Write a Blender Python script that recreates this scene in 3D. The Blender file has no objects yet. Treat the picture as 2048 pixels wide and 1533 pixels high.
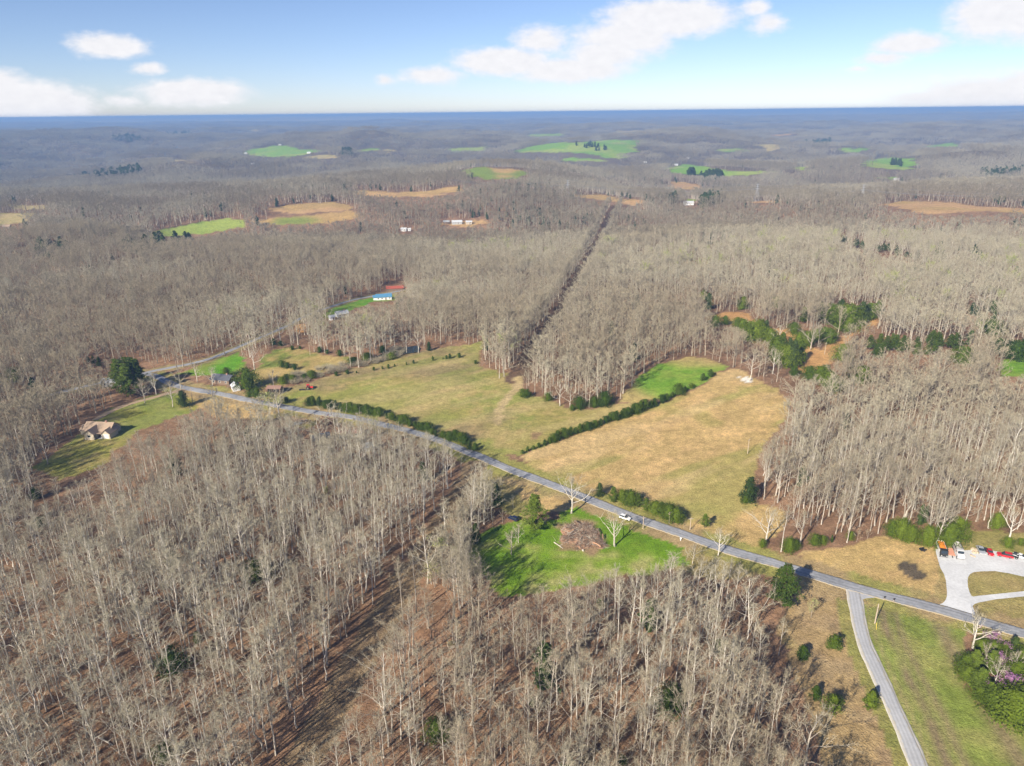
import bpy, math, random
import numpy as np
from mathutils import Vector, Matrix
random.seed(7); RNG = np.random.default_rng(11)
sc = bpy.context.scene
COL = sc.collection
R = math.radians

# ------------------------------------------------------------------ camera
FW, FH, FPX = 2048, 1533, 1420.0            # photograph frame and focal length in its pixels
CZ, PITCH, ROLL = 145.0, R(20.88), R(0.64)
cf = np.array([0, math.cos(PITCH), -math.sin(PITCH)]); r0 = np.array([1., 0, 0]); u0 = np.cross(r0, cf)
cr = r0*math.cos(ROLL) - u0*math.sin(ROLL); cu = u0*math.cos(ROLL) + r0*math.sin(ROLL)
cam_d = bpy.data.cameras.new('camera'); cam = bpy.data.objects.new('camera', cam_d); COL.objects.link(cam)
cam_d.sensor_width = 36; cam_d.lens = 36*FPX/FW; cam_d.clip_start = 1; cam_d.clip_end = 200000
cam.matrix_world = Matrix(((cr[0], cu[0], -cf[0], 0), (cr[1], cu[1], -cf[1], 0), (cr[2], cu[2], -cf[2], CZ), (0, 0, 0, 1)))
sc.camera = cam

# ------------------------------------------------------------------ light, sky, exposure
SUN_EL, SHADOW_AZ = R(30), R(38)            # shadows run forward and to the right
sun_d = bpy.data.lights.new('sun', 'SUN'); sun_d.energy = 4.6; sun_d.angle = R(0.53); sun_d.color = (1.0, 0.92, 0.78)
sun = bpy.data.objects.new('sun', sun_d); COL.objects.link(sun)
sun.rotation_euler = Vector((math.sin(SHADOW_AZ)*math.cos(SUN_EL), math.cos(SHADOW_AZ)*math.cos(SUN_EL), -math.sin(SUN_EL))).to_track_quat('-Z', 'Y').to_euler()
sun.location = (-200, -300, 400)
sc.view_settings.view_transform = 'Standard'; sc.view_settings.look = 'None'; sc.view_settings.gamma = 1
sc.view_settings.exposure = 0.92
sc.cycles.max_bounces = 4; sc.cycles.diffuse_bounces = 1; sc.cycles.volume_bounces = 0; sc.cycles.transmission_bounces = 3
sc.cycles.use_denoising = True; sc.cycles.adaptive_threshold = 0.02; sc.cycles.use_light_tree = False
sc.cycles.volume_step_rate = 1

world = bpy.data.worlds.new('World'); sc.world = world; world.use_nodes = True
world.cycles.sampling_method = 'MANUAL'; world.cycles.sample_map_resolution = 256
wt = world.node_tree; wt.nodes.clear()
def wn(t, **k):
    n = wt.nodes.new(t)
    for a, b in k.items(): setattr(n, a, b)
    return n
def wl(a, b): wt.links.new(a, b)
def wmath(op, a, b=None, c=None, clamp=False):
    n = wn('ShaderNodeMath', operation=op, use_clamp=clamp)
    for i, v in enumerate((a, b, c)):
        if v is None: continue
        if isinstance(v, (int, float)): n.inputs[i].default_value = v
        else: wl(v, n.inputs[i])
    return n.outputs[0]
wout = wn('ShaderNodeOutputWorld'); bg = wn('ShaderNodeBackground'); bg.inputs[1].default_value = 0.075
sky = wn('ShaderNodeTexSky', sky_type='NISHITA', sun_disc=False)
sky.sun_elevation = SUN_EL; sky.sun_rotation = math.pi + SHADOW_AZ
sky.air_density = 0.7; sky.dust_density = 0.3; sky.ozone_density = 6.0; sky.altitude = 300
tc = wn('ShaderNodeTexCoord'); sep = wn('ShaderNodeSeparateXYZ'); wl(tc.outputs['Generated'], sep.inputs[0])
az = wmath('ARCTAN2', sep.outputs[0], sep.outputs[1]); el = wmath('ARCSINE', sep.outputs[2])
comb = wn('ShaderNodeCombineXYZ'); wl(az, comb.inputs[0]); wl(el, comb.inputs[1])
def wnoise(scale, detail, rough, vec, stretch=(1, 1, 1)):
    m = wn('ShaderNodeVectorMath', operation='MULTIPLY'); wl(vec, m.inputs[0]); m.inputs[1].default_value = stretch
    n = wn('ShaderNodeTexNoise'); n.inputs['Scale'].default_value = scale; n.inputs['Detail'].default_value = detail
    n.inputs['Roughness'].default_value = rough; wl(m.outputs[0], n.inputs['Vector']); return n
warp = wnoise(22, 4, 0.55, comb.outputs[0], (1, 1.6, 1))
wsub = wn('ShaderNodeVectorMath', operation='SUBTRACT'); wl(warp.outputs['Color'], wsub.inputs[0]); wsub.inputs[1].default_value = (.5, .5, .5)
wsc = wn('ShaderNodeVectorMath', operation='MULTIPLY'); wl(wsub.outputs[0], wsc.inputs[0]); wsc.inputs[1].default_value = (0.035, 0.012, 0)
wadd = wn('ShaderNodeVectorMath', operation='ADD'); wl(comb.outputs[0], wadd.inputs[0]); wl(wsc.outputs[0], wadd.inputs[1])
def pix_dir(px, py):
    d = cf + cr*((px-FW/2)/FPX) - cu*((py-FH/2)/FPX); d = d/np.linalg.norm(d)
    return math.atan2(d[0], d[1]), math.asin(d[2])
CLOUDS = [  # px, py, half width, half height, strength of cumulus banks seen over the horizon
    (213, 92, 78, 26, 1), (195, 100, 60, 16, .8), (296, 138, 36, 14, .7), (385, 186, 125, 30, 1), (350, 176, 70, 18, .9), (60, 205, 130, 44, 1), (10, 175, 60, 34, .9),
    (245, 205, 52, 18, .6), (-60, 200, 90, 50, 1), (770, 158, 34, 14, .7), (865, 152, 78, 24, .8), (1010, 124, 130, 34, 1), (1140, 140, 150, 32, 1),
    (1085, 80, 80, 34, .8), (1250, 75, 130, 44, 1), (1330, 38, 160, 44, 1.1), (1210, 110, 110, 40, .9), (1510, 18, 40, 22, .7), (1530, 48, 46, 26, .7),
    (1815, 88, 78, 26, .9), (1770, 118, 60, 18, .7), (1725, 140, 40, 10, .5), (1985, 30, 85, 52, .9), (2060, 20, 90, 60, 1), (1960, 185, 150, 40, .8),
    (1850, 196, 120, 24, .65), (2080, 180, 110, 44, 1)]
acc = None
blobs = [pix_dir(a, b) + (hw/FPX, hh/FPX, s) for a, b, hw, hh, s in CLOUDS]
crnd = random.Random(5)
for k in range(10):                                  # the same scattered cumulus all round the rest of the horizon
    a0 = crnd.uniform(0.85, 2*math.pi-0.85); e0 = crnd.uniform(0.02, 0.3)
    blobs.append((a0 if a0 < math.pi else a0-2*math.pi, e0, crnd.uniform(.03, .12), crnd.uniform(.012, .03), crnd.uniform(.6, 1)))
for a0, e0, ra, re, s in blobs:
    v1 = wn('ShaderNodeVectorMath', operation='SUBTRACT'); wl(wadd.outputs[0], v1.inputs[0]); v1.inputs[1].default_value = (a0, e0, 0)
    v2 = wn('ShaderNodeVectorMath', operation='MULTIPLY'); wl(v1.outputs[0], v2.inputs[0]); v2.inputs[1].default_value = (1/(ra*1.08), 1/(re*1.08), 0)
    ln = wn('ShaderNodeVectorMath', operation='LENGTH'); wl(v2.outputs[0], ln.inputs[0])
    val = wmath('MULTIPLY', wmath('SUBTRACT', 1.0, ln.outputs['Value'], clamp=True), s)
    acc = val if acc is None else wmath('MAXIMUM', acc, val)
det = wnoise(60, 5, 0.6, comb.outputs[0], (1, 1.8, 1))
cm = wmath('ADD', acc, wmath('MULTIPLY', wmath('SUBTRACT', det.outputs['Fac'], 0.5), 0.45))
ss = wn('ShaderNodeMapRange', interpolation_type='SMOOTHSTEP'); wl(cm, ss.inputs['Value'])
ss.inputs['From Min'].default_value = 0.10; ss.inputs['From Max'].default_value = 0.60; ss.inputs['To Max'].default_value = 0.97
ccol = wn('ShaderNodeMix', data_type='RGBA'); wl(det.outputs['Fac'], ccol.inputs[0])
ccol.inputs[6].default_value = (5.9, 5.9, 6.2, 1); ccol.inputs[7].default_value = (7.4, 7.3, 7.4, 1)
tintn = wn('ShaderNodeMix', data_type='RGBA', blend_type='MULTIPLY'); tintn.inputs[0].default_value = 1
wl(sky.outputs[0], tintn.inputs[6]); tintn.inputs[7].default_value = (1.29, 1.04, 0.955, 1)
skymix = wn('ShaderNodeMix', data_type='RGBA'); wl(ss.outputs[0], skymix.inputs[0]); wl(tintn.outputs[2], skymix.inputs[6]); wl(ccol.outputs[2], skymix.inputs[7])
wl(skymix.outputs[2], bg.inputs[0]); wl(bg.outputs[0], wout.inputs[0])

# ------------------------------------------------------------------ noise, terrain, projection
def vnoise(x, y, seed=0):
    x = np.asarray(x, float); y = np.asarray(y, float)
    xi = np.floor(x).astype(np.int64); yi = np.floor(y).astype(np.int64); fx = x-xi; fy = y-yi
    fx = fx*fx*(3-2*fx); fy = fy*fy*(3-2*fy)
    def hsh(a, b):
        n = (a*374761393 + b*668265263 + seed*974711) & 0x7fffffff
        n = ((n ^ (n >> 13))*1274126177) & 0x7fffffff
        return ((n ^ (n >> 16)) & 0xffff)/65535.0
    return (hsh(xi, yi)*(1-fx)+hsh(xi+1, yi)*fx)*(1-fy) + (hsh(xi, yi+1)*(1-fx)+hsh(xi+1, yi+1)*fx)*fy
def fbm(x, y, s, o=4, seed=0):
    t = 0; a = 1; n = 0
    for k in range(o):
        t = t + a*vnoise(np.asarray(x)/s*2**k+17.3*k, np.asarray(y)/s*2**k-9.1*k, seed+k); n += a; a *= .5
    return t/n
def sstep(a, b, v):
    t = np.clip((v-a)/(b-a), 0, 1); return t*t*(3-2*t)
HILLS = [(40, 1720, 520, 230, 34), (60, 1270, 300, 120, -10), (100, 2350, 700, 260, -30), (-700, 1050, 260, 160, 10), (-450, 800, 200, 90, 9), (-300, 960, 300, 80, -9), (330, 1560, 260, 190, -26), (820, 1260, 520, 190, 12), (900, 1760, 800, 230, -30), (-480, 1430, 380, 200, 16),
         (-1100, 1900, 500, 350, -22), (-70, 470, 110, 70, 3.5), (-130, 600, 90, 60, -4), (130, 380, 70, 60, 2.5), (200, 560, 90, 70, -3),
         (330, 3000, 420, 330, 26), (-950, 2700, 330, 240, 22), (1350, 2300, 380, 230, 24), (620, 2150, 360, 130, 12), (-250, 3300, 900, 200, -20)]
def terr(x, y):
    x = np.asarray(x, float); y = np.asarray(y, float); d = np.hypot(x, y)
    z = (fbm(x, y, 140, 2, 3)-.5)*4*sstep(60, 400, d)
    z = z + (fbm(x, y, 900, 3, 21)-.5)*165*(1-.7*sstep(4500, 11000, d))*sstep(900, 3200, d) + (fbm(x, y, 3400, 3, 41)-.5)*46*sstep(3000, 9000, d)
    z = z + (fbm(x, y, 330, 2, 33)-.5)*42*sstep(480, 1000, d)
    z = z + 78*sstep(4500, 20000, d)
    for a, b, rx, ry, h in HILLS: z = z + h*np.exp(-((x-a)/rx)**2-((y-b)/ry)**2)
    return z
def project(x, y, z):
    p = np.stack([np.asarray(x, float), np.asarray(y, float), np.asarray(z, float)-CZ], -1)
    w = p@cf; ws = np.where(w > 1, w, 1)
    return np.where(w > 1, FW/2+FPX*(p@cr)/ws, -9e5), np.where(w > 1, FH/2-FPX*(p@cu)/ws, 9e5), w
TS = 90*1.004**np.arange(1460)
def P(px, py):                                        # where the sight line through a photo pixel meets the terrain
    d = cf + cr*((px-FW/2)/FPX) - cu*((py-FH/2)/FPX)
    hit = np.nonzero(d[2]*TS+CZ <= terr(d[0]*TS, d[1]*TS))[0]; k = hit[0] if len(hit) else len(TS)-1
    t2 = np.linspace(TS[max(k-1, 0)], TS[k], 60); hit = np.nonzero(d[2]*t2+CZ <= terr(d[0]*t2, d[1]*t2))[0]; t = t2[hit[0] if len(hit) else -1]
    return Vector((d[0]*t, d[1]*t, float(terr(d[0]*t, d[1]*t))))
def heading(a, b):                                    # rotation about z of a thing whose nose (+x) points from pixel a to pixel b
    p, q = P(*a), P(*b); return math.atan2(q.y-p.y, q.x-p.x)
def height_px(bx, by, ty):                            # height of an upright thing from base and top rows
    p = P(bx, by); lo, hi = .2, 80
    for _ in range(30):
        m = (lo+hi)/2
        if project(p.x, p.y, p.z+m)[1] > ty: lo = m
        else: hi = m
    return lo
def inpoly(px, py, poly):
    px = np.asarray(px); py = np.asarray(py); out = np.zeros(px.shape, bool); n = len(poly)
    xs = [p[0] for p in poly]; ys = [p[1] for p in poly]
    bb = (px > min(xs)) & (px < max(xs)) & (py > min(ys)) & (py < max(ys))
    if not bb.any(): return out
    qx, qy = px[bb], py[bb]; r = np.zeros(qx.shape, bool); j = n-1
    for i in range(n):
        xi, yi = poly[i]; xj, yj = poly[j]
        if yi != yj: r ^= ((yi > qy) != (yj > qy)) & (qx < (xj-xi)*(qy-yi)/(yj-yi)+xi)
        j = i
    out[bb] = r; return out

# ------------------------------------------------------------------ materials
MAT = {}
def nodes_of(name):
    m = bpy.data.materials.new(name); m.use_nodes = True; nt = m.node_tree; b = nt.nodes['Principled BSDF']; MAT[name] = m
    b.inputs['Specular IOR Level'].default_value = 0.2; return m, nt, b
def mat(name, c, rough=.85, metal=0., spec=.2, var=.12, scale=6.0):
    """plain surface with procedural grain so that it is never one flat colour"""
    m, nt, b = nodes_of(name); b.inputs['Roughness'].default_value = rough; b.inputs['Metallic'].default_value = metal; b.inputs['Specular IOR Level'].default_value = spec
    t = nt.nodes.new('ShaderNodeTexCoord'); n = nt.nodes.new('ShaderNodeTexNoise'); n.inputs['Scale'].default_value = scale; n.inputs['Detail'].default_value = 4
    nt.links.new(t.outputs['Object'], n.inputs['Vector']); mx = nt.nodes.new('ShaderNodeMix'); mx.data_type = 'RGBA'
    nt.links.new(n.outputs['Fac'], mx.inputs[0])
    mx.inputs[6].default_value = tuple(min(1, v*(1-2*var)) for v in c)+(1,); mx.inputs[7].default_value = tuple(min(1, v*(1+2*var)) for v in c)+(1,)
    nt.links.new(mx.outputs[2], b.inputs['Base Color']); return m
def tinted(name, ca, cb, attr, rough=.9):
    """bark, twigs, leaves: colour runs between two tones by an instance value and by grain"""
    m, nt, b = nodes_of(name); b.inputs['Roughness'].default_value = rough; b.inputs['Specular IOR Level'].default_value = .12
    a = nt.nodes.new('ShaderNodeAttribute'); a.attribute_type = 'INSTANCER'; a.attribute_name = attr
    mx = nt.nodes.new('ShaderNodeMix'); mx.data_type = 'RGBA'; nt.links.new(a.outputs['Fac'], mx.inputs[0])
    mx.inputs[6].default_value = ca+(1,); mx.inputs[7].default_value = cb+(1,)
    t = nt.nodes.new('ShaderNodeNewGeometry'); n = nt.nodes.new('ShaderNodeTexNoise'); n.inputs['Scale'].default_value = .9; n.inputs['Detail'].default_value = 3
    nt.links.new(t.outputs['Position'], n.inputs['Vector'])
    mr = nt.nodes.new('ShaderNodeMapRange'); nt.links.new(n.outputs['Fac'], mr.inputs['Value']); mr.inputs['From Min'].default_value = .3; mr.inputs['From Max'].default_value = .7
    mr.inputs['To Min'].default_value = .72; mr.inputs['To Max'].default_value = 1.28
    ml = nt.nodes.new('ShaderNodeVectorMath'); ml.operation = 'SCALE'; nt.links.new(mx.outputs[2], ml.inputs[0]); nt.links.new(mr.outputs[0], ml.inputs['Scale'])
    nt.links.new(ml.outputs[0], b.inputs['Base Color']); return m
tinted('bark', (.34, .29, .23), (.60, .55, .475), 'tint')
tinted('limb', (.26, .22, .175), (.48, .435, .365), 'tint')
tinted('mid_bark', (.30, .25, .19), (.48, .43, .345), 'tint')
tinted('twigs', (.315, .265, .18), (.395, .355, .255), 'tint')
tinted('shaded_far_twigs', (.22, .185, .13), (.34, .305, .225), 'tint')  # darker copy of the twigs, canopy self-shadow put into the colour
tinted('buds', (.34, .33, .14), (.33, .36, .12), 'tint')
tinted('cedar_leaf', (.034, .062, .008), (.115, .155, .015), 'tint')
tinted('pine_leaf', (.038, .066, .011), (.12, .165, .022), 'tint')
tinted('dark_leaf', (.03, .052, .014), (.055, .08, .02), 'tint')
tinted('blossom', (.34, .16, .30), (.40, .20, .36), 'tint')
tinted('red_leaf', (.16, .06, .05), (.2, .08, .06), 'tint')
mat('pine_bark', (.16, .11, .08)); mat('log_pale', (.52, .46, .38)); mat('log_dark', (.20, .14, .10)); mat('clay', (.40, .235, .145), var=.2, scale=1.2)
mat('brush', (.27, .17, .115), var=.25, scale=1.0); mat('brush_gray', (.25, .21, .17), var=.2)
mat('pole_wood', (.46, .37, .28)); mat('galv', (.45, .46, .47), .5, .6); mat('wire', (.25, .26, .28), .5, .4)
mat('white_paint', (.78, .78, .77), .45, 0, .5, .04); mat('cream_wall', (.50, .43, .33), var=.06); mat('gray_wall', (.42, .42, .41)); mat('brown_wall', (.20, .14, .10)); mat('brick_wall', (.33, .2, .15))
mat('tan_roof', (.36, .265, .19), var=.1, scale=3); mat('dark_roof', (.10, .105, .125), var=.15, scale=3); mat('gray_roof', (.36, .37, .38), .6); mat('blue_roof', (.08, .22, .36), .6); mat('red_roof', (.34, .09, .06), .6); mat('rust_roof', (.28, .17, .13)); mat('white_roof', (.52, .53, .54), .5)
mat('glass', (.03, .04, .05), .12, 0, .6, .05); mat('rubber', (.025, .025, .026)); mat('black_steel', (.03, .03, .032), .5); mat('chrome', (.6, .6, .62), .25, .9)
mat('car_white', (.8, .8, .8), .25, 0, .5, .03); mat('car_red', (.52, .018, .025), .25, 0, .5, .05); mat('car_navy', (.012, .02, .06), .25, 0, .5, .05); mat('car_silver', (.5, .52, .54), .3, .4, .5, .04); mat('car_black', (.02, .02, .022), .3, 0, .5)
mat('orange_load', (.78, .25, .03), var=.1); mat('salmon_steel', (.62, .30, .20), var=.1); mat('bed_gray', (.5, .48, .47), .6); mat('lamp_glass', (.7, .7, .62), .3); mat('tail_red', (.35, .02, .02), .3)
mat('tractor_red', (.6, .03, .03), .35, 0, .5); mat('hay', (.5, .38, .18)); mat('yellow_sleeve', (.75, .55, .08)); mat('stone_tan', (.5, .4, .28))

# road, gravel, water materials
def surface(name, ca, cb, s1, s2, bump=.2, rough=.9, worn=None):
    m, nt, b = nodes_of(name); b.inputs['Roughness'].default_value = rough
    t = nt.nodes.new('ShaderNodeNewGeometry'); mx = nt.nodes.new('ShaderNodeMix'); mx.data_type = 'RGBA'
    n1 = nt.nodes.new('ShaderNodeTexNoise'); n1.inputs['Scale'].default_value = s1; n1.inputs['Detail'].default_value = 6; nt.links.new(t.outputs['Position'], n1.inputs['Vector'])
    n2 = nt.nodes.new('ShaderNodeTexNoise'); n2.inputs['Scale'].default_value = s2; n2.inputs['Detail'].default_value = 4; nt.links.new(t.outputs['Position'], n2.inputs['Vector'])
    ad = nt.nodes.new('ShaderNodeMath'); ad.operation = 'ADD'; nt.links.new(n1.outputs['Fac'], ad.inputs[0]); nt.links.new(n2.outputs['Fac'], ad.inputs[1])
    mr = nt.nodes.new('ShaderNodeMapRange'); nt.links.new(ad.outputs[0], mr.inputs['Value']); mr.inputs['From Min'].default_value = .7; mr.inputs['From Max'].default_value = 1.3
    nt.links.new(mr.outputs[0], mx.inputs[0]); mx.inputs[6].default_value = ca+(1,); mx.inputs[7].default_value = cb+(1,)
    if worn:           # darker wheel tracks, edges breaking up into grit
        at = nt.nodes.new('ShaderNodeAttribute'); at.attribute_name = 'across'; ab = nt.nodes.new('ShaderNodeMath'); ab.operation = 'ABSOLUTE'; nt.links.new(at.outputs['Fac'], ab.inputs[0])
        sn = nt.nodes.new('ShaderNodeMath'); sn.operation = 'MULTIPLY'; nt.links.new(ab.outputs[0], sn.inputs[0]); sn.inputs[1].default_value = 2*math.pi/.52
        cs = nt.nodes.new('ShaderNodeMath'); cs.operation = 'COSINE'; nt.links.new(sn.outputs[0], cs.inputs[0]); sc1 = nt.nodes.new('ShaderNodeMapRange'); nt.links.new(cs.outputs[0], sc1.inputs['Value']); sc1.inputs['From Min'].default_value = -1; sc1.inputs['To Min'].default_value = .89; sc1.inputs['To Max'].default_value = 1.06
        vs = nt.nodes.new('ShaderNodeVectorMath'); vs.operation = 'SCALE'; nt.links.new(mx.outputs[2], vs.inputs[0]); nt.links.new(sc1.outputs[0], vs.inputs['Scale'])
        n3 = nt.nodes.new('ShaderNodeTexNoise'); n3.inputs['Scale'].default_value = .7; n3.inputs['Detail'].default_value = 5; nt.links.new(t.outputs['Position'], n3.inputs['Vector'])
        e1 = nt.nodes.new('ShaderNodeMath'); e1.operation = 'ADD'; nt.links.new(ab.outputs[0], e1.inputs[0]); nt.links.new(n3.outputs['Fac'], e1.inputs[1])
        e2 = nt.nodes.new('ShaderNodeMapRange'); nt.links.new(e1.outputs[0], e2.inputs['Value']); e2.inputs['From Min'].default_value = 1.28; e2.inputs['From Max'].default_value = 1.42
        m2 = nt.nodes.new('ShaderNodeMix'); m2.data_type = 'RGBA'; nt.links.new(e2.outputs[0], m2.inputs[0]); nt.links.new(vs.outputs[0], m2.inputs[6]); m2.inputs[7].default_value = worn+(1,); nt.links.new(m2.outputs[2], b.inputs['Base Color'])
        return m
    nt.links.new(mx.outputs[2], b.inputs['Base Color']); return m
surface('asphalt', (.22, .225, .24), (.37, .375, .395), .12, .9, worn=(.36, .30, .21))
surface('asphalt_dark', (.13, .13, .14), (.19, .19, .20), .5, 2)
surface('asphalt_pale', (.36, .36, .37), (.47, .47, .48), .12, 1.5, worn=(.42, .38, .31))
surface('apron', (.36, .36, .37), (.47, .47, .48), .12, 1.5)
surface('edge_gravel', (.48, .44, .38), (.58, .55, .49), .4, 2)
surface('gravel', (.52, .52, .52), (.70, .70, .70), .12, 1.1)
surface('dirt', (.34, .24, .15), (.46, .33, .21), .2, 1.5)
m, nt, b = nodes_of('water'); b.inputs['Base Color'].default_value = (.02, .035, .03, 1); b.inputs['Roughness'].default_value = .06; b.inputs['Specular IOR Level'].default_value = .5
def ground_material():
    m, nt, b = nodes_of('ground'); b.inputs['Roughness'].default_value = .95; b.inputs['Specular IOR Level'].default_value = .05
    a = nt.nodes.new('ShaderNodeAttribute'); a.attribute_name = 'soil'
    g = nt.nodes.new('ShaderNodeNewGeometry'); prev = None
    for s, lo, hi, sx in ((1.3, .68, 1.32, 1), (.3, .76, 1.24, 1), (.06, .88, 1.12, 1)):
        n = nt.nodes.new('ShaderNodeTexNoise'); n.inputs['Scale'].default_value = s; n.inputs['Detail'].default_value = 5; n.inputs['Roughness'].default_value = .65
        nt.links.new(g.outputs['Position'], n.inputs['Vector']); r_ = nt.nodes.new('ShaderNodeMapRange'); nt.links.new(n.outputs['Fac'], r_.inputs['Value'])
        r_.inputs['From Min'].default_value = .3; r_.inputs['From Max'].default_value = .7; r_.inputs['To Min'].default_value = lo; r_.inputs['To Max'].default_value = hi
        if prev is None: prev = r_.outputs[0]
        else:
            ml = nt.nodes.new('ShaderNodeMath'); ml.operation = 'MULTIPLY'; nt.links.new(prev, ml.inputs[0]); nt.links.new(r_.outputs[0], ml.inputs[1]); prev = ml.outputs[0]
    v = nt.nodes.new('ShaderNodeVectorMath'); v.operation = 'SCALE'; nt.links.new(a.outputs['Color'], v.inputs[0]); nt.links.new(prev, v.inputs['Scale'])
    nt.links.new(v.outputs[0], b.inputs['Base Color'])
    n = nt.nodes.new('ShaderNodeTexNoise'); n.inputs['Scale'].default_value = 2.2; n.inputs['Detail'].default_value = 6; nt.links.new(g.outputs['Position'], n.inputs['Vector'])
    bp = nt.nodes.new('ShaderNodeBump'); bp.inputs['Strength'].default_value = .9; bp.inputs['Distance'].default_value = .35; nt.links.new(n.outputs['Fac'], bp.inputs['Height'])
    nt.links.new(bp.outputs[0], b.inputs['Normal']); return m
ground_material()

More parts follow.
